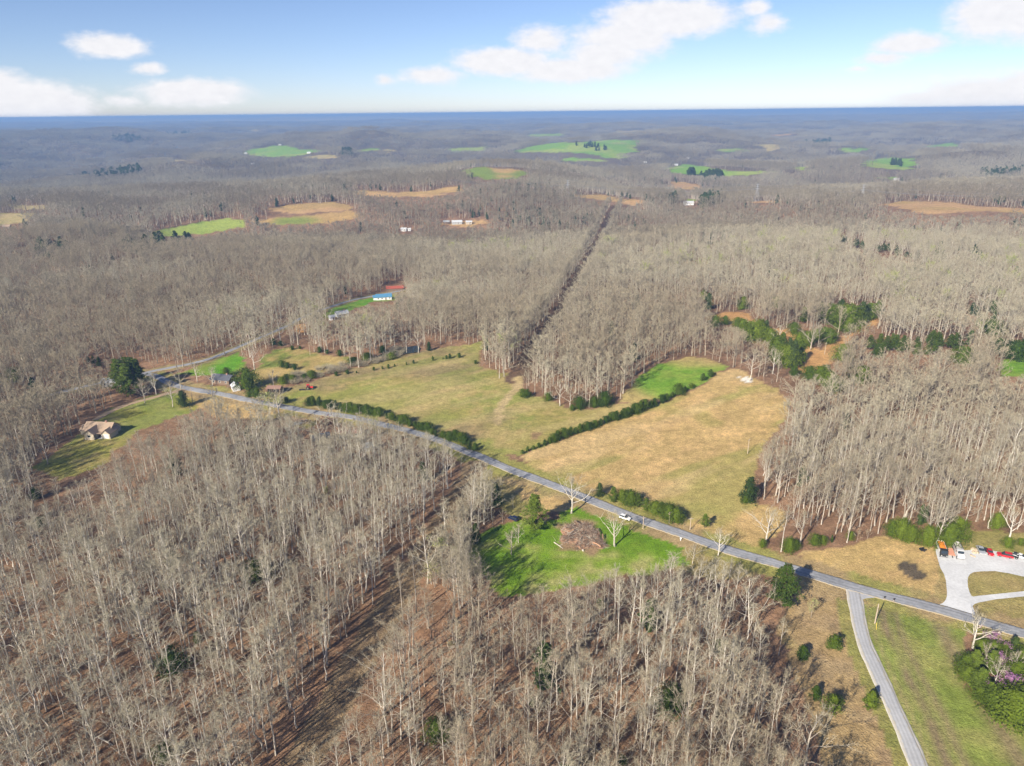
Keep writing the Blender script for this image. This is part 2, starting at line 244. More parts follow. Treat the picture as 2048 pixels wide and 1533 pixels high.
# ------------------------------------------------------------------ open land: outlines read from the photograph, laid on the terrain
OPEN = [  # (kind, outline in photo pixels)
    ('lawn_dry', [(59, 936), (110, 905), (160, 870), (185, 842), (240, 812), (330, 788), (372, 788), (425, 800), (400, 818), (330, 840), (280, 862), (230, 900), (200, 936), (120, 962)]),
    ('dry*', [(372, 788), (470, 806), (545, 818), (575, 835), (520, 842), (440, 836), (400, 818)]),
    ('green', [(352, 748), (430, 720), (481, 700), (492, 742), (470, 752), (442, 752), (400, 752)]),
    ('pasture', [(524, 713), (545, 700), (580, 695), (626, 706), (700, 715), (690, 732), (640, 744), (600, 752), (560, 776), (505, 778), (490, 765), (495, 742), (520, 735)]),
    ('hay', [(548, 797), (560, 782), (600, 770), (640, 758), (700, 741), (745, 728), (800, 711), (880, 698), (966, 683), (958, 708), (952, 727), (994, 744), (1028, 753), (1038, 757), (1042, 787), (1093, 799), (1131, 815), (1178, 819), (1233, 807), (1271, 806), (1335, 806), (1233, 838), (1103, 884), (1040, 914), (980, 906), (945, 897), (890, 874), (800, 842), (700, 820), (640, 808), (575, 800)]),
    ('dry', [(1040, 915), (1103, 886), (1170, 862), (1233, 838), (1335, 806), (1400, 771), (1441, 746), (1470, 738), (1491, 742), (1519, 763), (1556, 780), (1572, 792), (1578, 814), (1570, 838), (1550, 865), (1526, 890), (1512, 930), (1498, 970), (1492, 998), (1524, 1008), (1564, 1016), (1575, 1030), (1562, 1062), (1524, 1093), (1471, 1096), (1380, 1060), (1280, 1024), (1190, 990), (1120, 965), (1060, 930)]),
    ('greenfield', [(1233, 802), (1247, 787), (1281, 750), (1315, 730), (1366, 719), (1400, 717), (1427, 722), (1461, 735), (1441, 744), (1392, 771), (1340, 797), (1271, 805)]),
    ('clay', [(1404, 635), (1440, 625), (1490, 625), (1513, 640), (1508, 654), (1470, 648), (1430, 643)]),
    ('clay', [(1530, 658), (1560, 656), (1602, 664), (1586, 696), (1548, 690)]),
    ('clay', [(1592, 744), (1600, 715), (1610, 692), (1640, 700), (1660, 690), (1700, 668), (1762, 630), (1756, 645), (1710, 672), (1680, 694), (1676, 722), (1640, 738)]),
    ('greenfield', [(1995, 730), (2012, 718), (2120, 722), (2120, 756), (2002, 754)]),
    ('yard', [(1032, 1034), (1000, 1048), (944, 1073), (940, 1110), (947, 1140), (990, 1178), (1076, 1166), (1193, 1148), (1281, 1128), (1354, 1110), (1382, 1084), (1310, 1066), (1266, 1052), (1193, 1016), (1164, 1010), (1134, 1024), (1111, 1040), (1080, 1050)]),
    ('dry', [(956, 920), (1017, 940), (1105, 974), (1150, 998), (1164, 1010), (1134, 1026), (1090, 1024), (1050, 1000), (1010, 970), (965, 942)]),
    ('dry', [(1606, 1110), (1660, 1098), (1720, 1086), (1767, 1073), (1828, 1092), (1874, 1100), (1882, 1137), (1893, 1165), (1895, 1190), (1880, 1212), (1800, 1190), (1700, 1160), (1620, 1132)]),
    ('grassland', [(1602, 1146), (1690, 1178), (1800, 1212), (1960, 1252), (1940, 1265), (1927, 1277), (1914, 1330), (1923, 1368), (1961, 1406), (2018, 1446), (2060, 1452), (2200, 1500), (2200, 1750), (1690, 1750), (1646, 1533), (1638, 1482), (1619, 1425), (1594, 1368), (1562, 1292), (1560, 1240), (1590, 1205)]),
    ('verge*', [(1354, 1112), (1382, 1082), (1460, 1104), (1545, 1128), (1520, 1150), (1440, 1160), (1354, 1140)]),
    ('yard*', [(990, 1176), (1076, 1164), (1193, 1146), (1281, 1126), (1360, 1106), (1380, 1130), (1281, 1150), (1193, 1166), (1076, 1184), (1000, 1192)]),
    ('verge*', [(930, 930), (960, 920), (1010, 968), (1050, 1000), (1095, 1022), (1040, 1040), (985, 1010), (940, 970)]),
    ('verge', [(1930, 1060), (2200, 1075), (2200, 1330), (2060, 1290), (1950, 1245), (1870, 1215), (1870, 1100)]),
    ('green', [(642, 632), (665, 616), (704, 604), (760, 592), (800, 584), (790, 600), (745, 606), (700, 622), (660, 640)]),
    ('clay', [(585, 662), (596, 650), (614, 646), (606, 664)]),
    ('dirtlot', [(585, 832), (625, 832), (640, 846), (615, 856), (590, 850)]),
    # farther clearings
    ('far_green', [(290, 478), (330, 462), (400, 448), (470, 439), (507, 441), (500, 456), (420, 470)]),
    ('far_mixed', [(520, 442), (600, 429), (690, 421), (715, 431), (640, 444), (560, 450)]),
    ('clay', [(525, 418), (600, 408), (680, 405), (700, 418), (640, 424), (580, 424)]),
    ('clay', [(700, 388), (760, 382), (850, 385), (900, 375), (930, 384), (850, 394), (780, 392)]),
    ('far_mixed', [(915, 347), (950, 335), (1000, 340), (1060, 345), (1030, 355), (960, 359), (925, 352)]),
    ('far_green', [(485, 304), (540, 292), (600, 297), (640, 301), (610, 308), (560, 316), (500, 312)]),
    ('far_tan', [(610, 311), (660, 308), (682, 314), (630, 317)]), ('far_tan', [(765, 300), (790, 298), (806, 304), (780, 307)]),
    ('far_green', [(888, 297), (970, 293), (962, 303), (900, 304)]),
    ('far_green', [(1012, 304), (1080, 291), (1150, 285), (1210, 280), (1292, 282), (1270, 300), (1250, 318), (1200, 313), (1120, 306), (1050, 307)]),
    ('far_green', [(1322, 336), (1380, 330), (1450, 340), (1545, 347), (1500, 353), (1430, 351), (1350, 345)]),
    ('clay', [(1333, 363), (1370, 365), (1408, 378), (1380, 381), (1350, 373)]), ('far_tan', [(1512, 291), (1540, 290), (1568, 298), (1540, 303)]),
    ('far_green', [(1662, 297), (1745, 296), (1730, 303), (1680, 304)]), ('far_green', [(1708, 327), (1760, 318), (1842, 320), (1847, 332), (1800, 340), (1740, 334)]),
    ('far_green', [(1768, 353), (1802, 350), (1796, 361)]), ('clay', [(1540, 268), (1590, 267), (1592, 270), (1545, 271)]),
    ('clay', [(1725, 405), (1760, 408), (1800, 402), (1900, 403), (1960, 414), (2046, 416), (2120, 418), (2120, 424), (1960, 426), (1860, 428), (1800, 416)]),
    ('clay', [(1490, 404), (1530, 402), (1570, 408), (1530, 410)]), ('clay', [(1130, 391), (1200, 390), (1280, 404), (1250, 408), (1180, 398)]),
    ('far_tan', [(-40, 426), (60, 430), (66, 446), (-40, 458)]), ('far_tan', [(10, 410), (95, 410), (97, 419), (20, 418)]), ('clay', [(1742, 243), (1768, 243), (1768, 246), (1742, 246)]),
    ('far_tan', [(500, 258), (520, 260), (520, 263), (500, 262)]), ('far_green', [(1580, 333), (1612, 333), (1612, 342), (1580, 342)]), ('clay', [(870, 448), (960, 440), (985, 446), (920, 455)]),
    ('far_green', [(1130, 317), (1200, 315), (1215, 320), (1140, 323)]), ('far_green', [(700, 300), (760, 296), (768, 300), (705, 305)]), ('far_green', [(1850, 290), (1920, 288), (1928, 293), (1860, 295)]), ('far_green', [(1050, 270), (1120, 267), (1128, 271), (1060, 274)]), ('far_tan', [(1235, 262), (1290, 260), (1296, 264), (1240, 266)]), ('far_green', [(1430, 300), (1490, 297), (1500, 302), (1440, 305)]), ('far_tan', [(330, 322), (372, 318), (380, 322), (340, 326)]),
    ('far_green', [(1370, 404), (1390, 398), (1402, 404), (1380, 412)])]
FIELD_RIGHT = [p for k_, p in OPEN if k_ == 'grassland'][0]
# centre lines (photo pixels), width in metres
ROADS = {
    'main': ([(2200, 1310), (2048, 1268), (1954, 1241), (1866, 1216), (1775, 1193), (1691, 1170), (1619, 1148), (1543, 1125), (1457, 1101), (1369, 1070), (1275, 1037.5), (1193, 1005.5), (1134, 982), (1076, 960), (1017, 938), (958, 913), (929, 902), (880, 882), (820, 863), (774, 852), (716, 837.5), (680, 831.5), (645, 827.5), (610, 822), (575, 815.5), (520, 805), (489, 799), (461, 792.5), (427, 786), (395, 781), (350, 771), (310, 752), (285, 748)], 5.4),
    'branch': ([(100, 790), (190, 769), (240, 757), (285, 748), (309, 742), (352, 734), (391, 726), (430, 714.6), (481, 693), (548, 664), (587, 646), (603, 636), (665, 613), (704, 601), (744, 593), (800, 582), (850, 570)], 4.2),
    'side': ([(1706, 1180), (1709, 1193), (1713, 1216), (1720, 1254), (1731, 1292), (1748, 1330), (1765.5, 1368), (1782.6, 1406), (1800, 1444), (1817, 1482), (1832, 1520), (1860, 1590), (1900, 1690)], 3.6),
    'lane': ([(372, 779), (340, 786), (313, 794), (285, 801), (258, 809), (233, 818), (205, 832), (189, 841)], 3.4)}
CUT = [(560, 1640), (600, 1533), (650, 1450), (690, 1370), (730, 1300), (780, 1220), (820, 1150), (860, 1090), (895, 1030), (925, 985), (950, 930)]
CUT_FAR = [(1036, 760), (1072, 705), (1110, 650), (1150, 575), (1190, 500), (1212, 455), (1232, 414)]
def smooth(pts, step):
    pts = [np.array(p[:2]) for p in pts]; out = []
    for i in range(len(pts)-1):
        p0, p1, p2, p3 = pts[max(i-1, 0)], pts[i], pts[i+1], pts[min(i+2, len(pts)-1)]
        n = max(2, int(np.linalg.norm(p2-p1)/step))
        for k in range(n):
            t = k/n; out.append(.5*((2*p1)+(-p0+p2)*t+(2*p0-5*p1+4*p2-p3)*t*t+(-p0+3*p1-3*p2+p3)*t**3))
    out.append(pts[-1]); return np.array(out)
LINES = {k: (smooth([P(*p) for p in v[0]], 3.0), v[1]) for k, v in ROADS.items()}
CUTL = smooth([P(*p) for p in CUT], 4.0); CUTF = smooth([P(*p) for p in CUT_FAR], 6.0)
def dist_line(x, y, line):
    x = np.asarray(x); y = np.asarray(y); best = np.full(x.shape, 1e9)
    bb = (x > line[:, 0].min()-60) & (x < line[:, 0].max()+60) & (y > line[:, 1].min()-60) & (y < line[:, 1].max()+60)
    if not bb.any(): return best
    qx, qy = x[bb], y[bb]; d = np.full(qx.shape, 1e9)
    for a, b_ in zip(line[:-1], line[1:]):
        v = b_-a; L = max(v@v, 1e-9); t = np.clip(((qx-a[0])*v[0]+(qy-a[1])*v[1])/L, 0, 1)
        d = np.minimum(d, np.hypot(qx-a[0]-t*v[0], qy-a[1]-t*v[1]))
    best[bb] = d; return best

def edge_jit(x, y, w):
    s1 = np.clip(FPX/np.maximum(w, 50)*5.0, 0, 60); s2 = FPX/np.maximum(w, 50)*sstep(700, 1600, np.hypot(x, y))
    return (fbm(x, y, 9, 3, 77)-.5)*s1+(fbm(x, y, 90, 3, 78)-.5)*90*s2, (fbm(x, y, 9, 3, 91)-.5)*s1*.6+(fbm(x, y, 110, 3, 92)-.5)*16*s2
# ------------------------------------------------------------------ ground sheet
def ground():
    ys = [60.0]
    while ys[-1] < 30000: ys.append(ys[-1]*1.0066 if ys[-1] > 160 else ys[-1]+1.1)
    ys = np.array([-900, -300, 0, 30] + ys); us = np.concatenate([[-2.2, -1.5, -1.2], np.linspace(-1, 1, 400), [1.2, 1.5, 2.2]])
    Y, U = np.meshgrid(ys, us, indexing='ij'); X = U*(np.abs(Y)*.84+95); Z = terr(X, Y); ny, nx = Y.shape
    x, y, z = X.ravel(), Y.ravel(), Z.ravel(); px, py, w = project(x, y, z)
    ex, ey = edge_jit(x, y, w); jx = px+ex; jy = py+ey
    n60 = fbm(x, y, 60, 4, 5); n20 = fbm(x, y, 20, 4, 6); n6 = fbm(x, y, 6, 3, 7); n2 = vnoise(x/2.2, y/2.2, 8)
    def mixc(a, b_, t): t = np.clip(t, 0, 1)[:, None]; return np.array(a)*(1-t)+np.array(b_)*t
    sw = fbm((x*.8+y*.6)*.9, (y*.8-x*.6)*5.0, 60, 4, 14); sw2 = fbm((x*.5-y*.87)*5.0, (x*.87+y*.5)*.9, 70, 4, 19)
    def pal(kind):
        t1 = sstep(.38, .62, n20*.5+n6*.5); t2 = sstep(.40, .60, n60*.6+n20*.4); t3 = sstep(.5, .72, n6*.7+n2*.3)
        tan, olive, grn, brn, cly = (.50, .345, .155), (.36, .275, .10), (.155, .26, .035), (.235, .165, .10), (.52, .30, .13)
        if kind == 'hay':
            c = mixc((.31, .27, .082), (.41, .325, .13), t2); c = mixc(c, (.21, .25, .05), sstep(.52, .68, n20)*.7); c = mixc(c, (.25, .19, .10), sstep(.55, .7, fbm(x, y, 45, 3, 55))*.8); c = mixc(c, tan, t3*.45); c = mixc(c, (.22, .25, .055), sstep(.52, .66, sw)*.55); return mixc(c, (.47, .36, .17), sstep(.55, .7, sw2)*.4)
        if kind == 'dry': c = mixc(olive, (.52, .35, .155), .55+.45*t2); c = mixc(c, (.60, .40, .18), t3*.8); c = mixc(c, (.30, .275, .075), sstep(.54, .68, n20*.6+n60*.4)*.6); c = mixc(c, (.29, .28, .08), sstep(.52, .64, sw2)*.65); return mixc(c, (.60, .43, .215), sstep(.56, .7, sw)*.5)
        if kind == 'greenfield': c = mixc((.15, .285, .03), (.23, .31, .05), t1); return mixc(c, tan, sstep(.56, .72, n60)*.8)
        if kind == 'green': return mixc(mixc((.11, .27, .02), (.20, .28, .05), t1), olive, t2*.45)
        if kind == 'pasture': return mixc(mixc((.17, .21, .045), olive, t1), tan, t2*.4)
        if kind == 'yard': return mixc(mixc((.13, .235, .016), (.205, .29, .035), t1), (.36, .32, .13), sstep(.52, .74, n6*.6+n20*.4)*.8)
        if kind == 'lawn_dry': return mixc(mixc((.24, .23, .05), (.34, .27, .10), t1), (.15, .23, .04), t2*.6)
        if kind == 'grassland':
            c = mixc((.37, .26, .125), (.29, .20, .11), t1); c = mixc(c, (.43, .32, .17), t3*.5); return mixc(c, (.28, .245, .09), sstep(.55, .72, n20)*.5)
        if kind == 'verge': return mixc(mixc((.31, .25, .095), (.38, .28, .125), t1), (.23, .24, .06), t2*.5)
        if kind == 'dirtlot': return mixc((.30, .26, .1), (.33, .2, .12), t1)
        if kind == 'clay': fc = sstep(700, 1100, np.hypot(x, y)); return mixc(mixc((.55, .32, .13), (.46, .25, .10), t1), mixc((.46, .325, .18), (.33, .28, .12), sstep(.4, .62, fbm(x, y, 70, 3, 17))), fc*.5)
        if kind == 'far_green': return mixc((.19, .33, .05), (.30, .36, .08), sstep(.4, .6, fbm(x, y, 150, 3, 15)))
        if kind == 'far_mixed': return mixc((.19, .25, .05), (.44, .29, .12), sstep(.42, .6, fbm(x, y, 120, 3, 16)))
        return mixc((.44, .34, .17), (.35, .3, .12), t1)
    litter = mixc((.30, .178, .105), (.20, .118, .071), sstep(.35, .65, n20*.5+n6*.5)); litter = mixc(litter, (.33, .205, .12), sstep(.55, .8, n2)*.6)
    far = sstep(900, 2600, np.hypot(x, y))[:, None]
    far2 = sstep(8500, 11500, np.hypot(x, y))[:, None]; c = litter*(1-far)+np.array((.15, .118, .09))*far; c = c*(1-far2)+mixc((.28, .24, .18), (.38, .335, .26), sstep(.35, .65, fbm(x, y, 700, 3, 12)))*far2  # ground past the last trees is lightened to match their sunlit crowns
    for kind, poly in OPEN:
        mk = inpoly(jx, jy, poly)
        if mk.any(): c[mk] = pal(kind.strip('*'))[mk]
    # mown strip of the side road field: green land right of the side road with brown worked bands along it
    sd = LINES['side'][0]; ds = dist_line(x, y, sd); sx = np.interp(y[::-1][::-1], sd[::-1, 1], sd[::-1, 0]); right = (x > sx) & (ds < 60)
    mk = right & inpoly(jx, jy, FIELD_RIGHT); off = x-sx+(n20-.5)*2.5
    g = mixc((.195, .24, .048), (.27, .265, .08), sstep(.35, .65, n6*.5+n20*.5)); g = mixc(g, (.24, .175, .105), np.exp(-((off-7.5)/1.5)**2)*.95*sstep(.2, .5, n20)+np.exp(-((off-11.5)/1.2)**2)*.7+np.exp(-((off-24)/2.6)**2)*.8)
    g = mixc(g, (.36, .27, .15), np.exp(-((off-3.4)/.8)**2)*.5); c[mk] = g[mk]
    mk = inpoly(jx, jy, FIELD_RIGHT) & ~right & (ds < 5.5); c[mk] = mixc((.22, .235, .06), (.3, .25, .09), n6)[mk]
    # bands beside the main road, the cut line through the woods, its floor colour darkened for tree shade
    dm = dist_line(x, y, LINES['main'][0]); mk = (dm < 8+4*(n6-.5)); c[mk] = mixc((.36, .26, .13), (.29, .27, .08), sstep(.4, .6, n20))[mk]
    db = dist_line(x, y, LINES['branch'][0]); mk = (db < 6+4*(n6-.5)); c[mk] = mixc((.3, .26, .1), (.27, .19, .11), n20)[mk]
    dc = dist_line(x, y, CUTL); mk = dc < 5+3*(n6-.5); c[mk] = mixc(mixc((.30, .215, .12), (.21, .145, .085), n6), (.2, .14, .085), np.exp(-((dc-1)/.5)**2))[mk]
    dc = dist_line(x, y, CUTF); mk = dc < 8; c[mk] = mixc((.20, .12, .075), (.14, .095, .06), n6)[mk]
    # worn track across the hayfield below the cut, scars and bare rock
    trk = smooth([P(*p) for p in [(1036, 755), (1034, 775), (1012, 800), (1000, 820), (996, 850)]], 3); dt = dist_line(x, y, trk); mk = dt < 1.6+1.5*n6; c[mk] = (mixc((.42, .33, .15), (.5, .37, .2), n2))[mk]
    for qx, qy, rr, cc in ((1494, 761, 3.6, (.75, .70, .62)), (1825, 1140, 3.5, (.12, .095, .065)), (1070, 870, 3, (.3, .2, .1))):
        q = P(qx, qy); mk = np.hypot((x-q.x), (y-q.y)*.7) < rr*(.6+.8*n2); c[mk] = cc
    q = P(1161, 1072); rq = np.hypot((x-q.x)/10, (y-q.y)/12)+1.1*(fbm(x, y, 7, 3, 44)-.5); mk = rq < 1.05; c[mk] = mixc(c, mixc((.38, .235, .145), (.26, .19, .10), n6), sstep(1.05, .75, rq))[mk]
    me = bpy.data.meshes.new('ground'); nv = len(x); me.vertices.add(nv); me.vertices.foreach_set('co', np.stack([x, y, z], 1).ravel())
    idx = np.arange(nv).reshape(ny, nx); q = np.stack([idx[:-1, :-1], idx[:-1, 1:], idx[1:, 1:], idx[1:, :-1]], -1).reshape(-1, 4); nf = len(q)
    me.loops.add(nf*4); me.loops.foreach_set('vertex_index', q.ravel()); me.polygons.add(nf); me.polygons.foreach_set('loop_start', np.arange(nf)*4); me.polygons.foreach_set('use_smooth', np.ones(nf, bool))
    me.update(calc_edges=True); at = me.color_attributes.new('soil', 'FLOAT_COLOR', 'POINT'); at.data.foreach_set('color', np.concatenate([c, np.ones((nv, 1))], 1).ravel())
    me.materials.append(MAT['ground']); o = bpy.data.objects.new('ground', me); COL.objects.link(o); o['kind'] = 'structure'; o['label'] = 'rolling ground of fields, leaf litter and clearings'
ground()

# ------------------------------------------------------------------ mesh helpers
def link(name, me, parent=None, loc=None):
    o = bpy.data.objects.new(name, me); COL.objects.link(o)
    if parent is not None: o.parent = parent
    if loc is not None: o.location = loc
    return o
def tag(o, label, cat, group=None):
    o['label'] = label; o['category'] = cat
    if group: o['group'] = group
    return o
def thing(name, loc, rz=0, label=None, cat=None, group=None, scale=1):
    o = bpy.data.objects.new(name, None); COL.objects.link(o); o.location = loc; o.rotation_euler = (0, 0, rz); o.scale = (scale,)*3; o.empty_display_size = .5
    return tag(o, label, cat, group)
class MB:
    def __init__(s): s.v = []; s.f = []
    def add(s, v, f): n = len(s.v); s.v += [tuple(p) for p in v]; s.f += [tuple(i+n for i in q) for q in f]; return s
    def box(s, x0, x1, y0, y1, z0, z1, t=0, ty=None):  # t, ty: how far the top is drawn in along x and y
        ty = t if ty is None else ty
        return s.add([(x0, y0, z0), (x1, y0, z0), (x1, y1, z0), (x0, y1, z0), (x0+t, y0+ty, z1), (x1-t, y0+ty, z1), (x1-t, y1-ty, z1), (x0+t, y1-ty, z1)],
                     [(0, 3, 2, 1), (4, 5, 6, 7), (0, 1, 5, 4), (1, 2, 6, 5), (2, 3, 7, 6), (3, 0, 4, 7)])
    def prof(s, pts, y0, y1, inset=0):                   # side outline (x, z) drawn across y
        n = len(pts); v = [(a, y0+(inset if b > .9 else 0), b) for a, b in pts]+[(a, y1-(inset if b > .9 else 0), b) for a, b in pts]
        return s.add(v, [tuple(range(n)), tuple(range(2*n-1, n-1, -1))]+[(i, i+n, (i+1) % n+n, (i+1) % n) for i in range(n)])
    def tube(s, pts, rad, k=5, tip=True):
        pts = [np.array(p, float) for p in pts]; n = len(pts); vs = []; fs = []
        for i, p in enumerate(pts):
            d = pts[min(i+1, n-1)]-pts[max(i-1, 0)]; d = d/(np.linalg.norm(d)+1e-9)
            a = np.cross(d, (0, 0, 1.) if abs(d[2]) < .9 else (1., 0, 0)); a /= np.linalg.norm(a); b = np.cross(d, a)
            for j in range(k): t = 2*math.pi*j/k; vs.append(p+rad[i]*(a*math.cos(t)+b*math.sin(t)))
        for i in range(n-1):
            for j in range(k): fs.append((i*k+j, i*k+(j+1) % k, (i+1)*k+(j+1) % k, (i+1)*k+j))
        if tip: fs += [tuple((n-1)*k+j for j in range(k)), tuple(k-1-j for j in range(k))]
        return s.add(vs, fs)
    def cyl(s, p, q, r, k=12): return s.tube([p, q], [r, r], k)
    def mesh(s, name, *mats, smooth=False):
        me = bpy.data.meshes.new(name); me.from_pydata(s.v, [], s.f)
        for m_ in mats: me.materials.append(MAT[m_])
        if smooth: me.polygons.foreach_set('use_smooth', [True]*len(me.polygons))
        me.update(); return me
    def obj(s, name, m_, parent=None, smooth=False): return link(name, s.mesh(name, m_, smooth=smooth), parent)

# ------------------------------------------------------------------ roads, gravel, pond
def strip(name, line, width, m_, lift, parent=None, off=0, kind='structure', label=None):
    d = np.gradient(line, axis=0); d /= np.linalg.norm(d, axis=1)[:, None]; nrm = np.stack([-d[:, 1], d[:, 0]], 1); i = np.arange(len(line))
    wv = width/2*(1+.05*np.sin(i*.7)+.04*np.sin(i*1.9+2)); rows = []
    S_ = (-1.0, -.97, -.8, -.6, -.4, -.2, 0, .2, .4, .6, .8, .97, 1.0); K = len(S_)
    for s_ in S_:
        q = line+nrm*(off+s_*wv)[:, None]; rows.append(np.stack([q[:, 0], q[:, 1], terr(q[:, 0], q[:, 1])+lift+(-.25 if abs(s_) == 1 else .05*(1-s_*s_))], 1))
    V = np.stack(rows, 1).reshape(-1, 3).tolist()
    Fc = [(j*K+k, j*K+k+1, j*K+k+1+K, j*K+k+K) for j in range(len(line)-1) for k in range(K-1)]
    o = link(name, MB().add(V, Fc).mesh(name, m_, smooth=True), parent); at = o.data.attributes.new('across', 'FLOAT', 'POINT'); at.data.foreach_set('value', np.tile(np.array(S_), len(line)))
    if parent is None:
        o['kind'] = kind
        if label: o['label'] = label
    return o
strip('road_verge', LINES['side'][0], LINES['side'][1]+1.0, 'edge_gravel', .05)
road = strip('road', LINES['main'][0], LINES['main'][1], 'asphalt', .10, label='grey asphalt road crossing the picture')
strip('road', LINES['branch'][0], LINES['branch'][1], 'asphalt', .10)
strip('road', LINES['side'][0][1:], LINES['side'][1], 'asphalt_pale', .085, label='narrow pale side road')
strip('path', LINES['lane'][0], LINES['lane'][1], 'dirt', .08)
ml = LINES['main'][0]
for i0, i1, of, wd in ((6, 16, -.9, .35), (18, 26, 1.2, .3), (60, 74, -1.1, .4), (84, 95, .9, .3), (34, 44, .3, .25), (100, 108, -1.2, 1.6), (48, 52, 1.3, 2.0), (120, 135, .4, .25), (140, 150, -.9, .5), (2, 5, 1.2, 2.2), (66, 69, -1.2, 2.2)):       # tar patches
    if i1 < len(ml): strip('tar_patch', ml[i0:i1], wd, 'asphalt_dark', .15, parent=road, off=of)
def sheet(name, pix, m_, lift, step=2.0, parent=None, world=False):
    import bmesh
    pts = [P(*p) for p in pix] if not world else pix
    bm = bmesh.new(); vs = [bm.verts.new((p.x, p.y, 0)) for p in pts]; bm.faces.new(vs); bmesh.ops.triangulate(bm, faces=bm.faces[:])
    for _ in range(5):
        es = [e for e in bm.edges if e.calc_length() > 6]
        if not es: break
        bmesh.ops.subdivide_edges(bm, edges=es, cuts=1); bmesh.ops.triangulate(bm, faces=bm.faces[:])
    for v in bm.verts: v.co.z = float(terr(v.co.x, v.co.y))+lift
    me = bpy.data.meshes.new(name); bm.normal_update(); bm.to_mesh(me); bm.free(); me.materials.append(MAT[m_])
    if me.polygons[0].normal.z < 0: me.flip_normals()
    o = link(name, me, parent)
    if parent is None: o['kind'] = 'structure'
    return o
lot = [(1868, 1210), (1875, 1211), (1884, 1207.5), (1888, 1204.5), (1891.5, 1200), (1893.5, 1194), (1894, 1185), (1891.7, 1161.7), (1888, 1149), (1881, 1137), (1876, 1121), (1872, 1107), (1871, 1099), (1893, 1097), (1924, 1102), (1940, 1101), (1963, 1098), (1990, 1103), (2047, 1111), (2200, 1132), (2200, 1180), (2047, 1154), (2016, 1147), (1990, 1143), (1963, 1143.5), (1948, 1145), (1940, 1149), (1936, 1155), (1935, 1163), (1936, 1175), (1939, 1185), (1942.5, 1192), (1946, 1194), (1957, 1192.4), (2047, 1183.3), (2200, 1168), (2200, 1178), (2047, 1193.7), (1990, 1199.6), (1957, 1206), (1949, 1209), (1945, 1213), (1949, 1224), (1952, 1236)]
sheet('gravel_lot', lot, 'gravel', .07)['label'] = 'pale gravel yard and drive beside the road'
sheet('road_apron', [(1688, 1172), (1697, 1178), (1701, 1186), (1702.5, 1198), (1719.5, 1204), (1724, 1200), (1732, 1197.5), (1745, 1196.5), (1762, 1195), (1750, 1187)], 'apron', .075)
pond = [(752, 716), (765, 708), (785, 699), (813, 692.5), (835, 692), (842, 698), (836, 706), (810, 710), (785, 714)]
pz = P(800, 703).z
pw = sheet('pond_water', pond, 'water', .0)
for v in pw.data.vertices: v.co.z = pz+.25

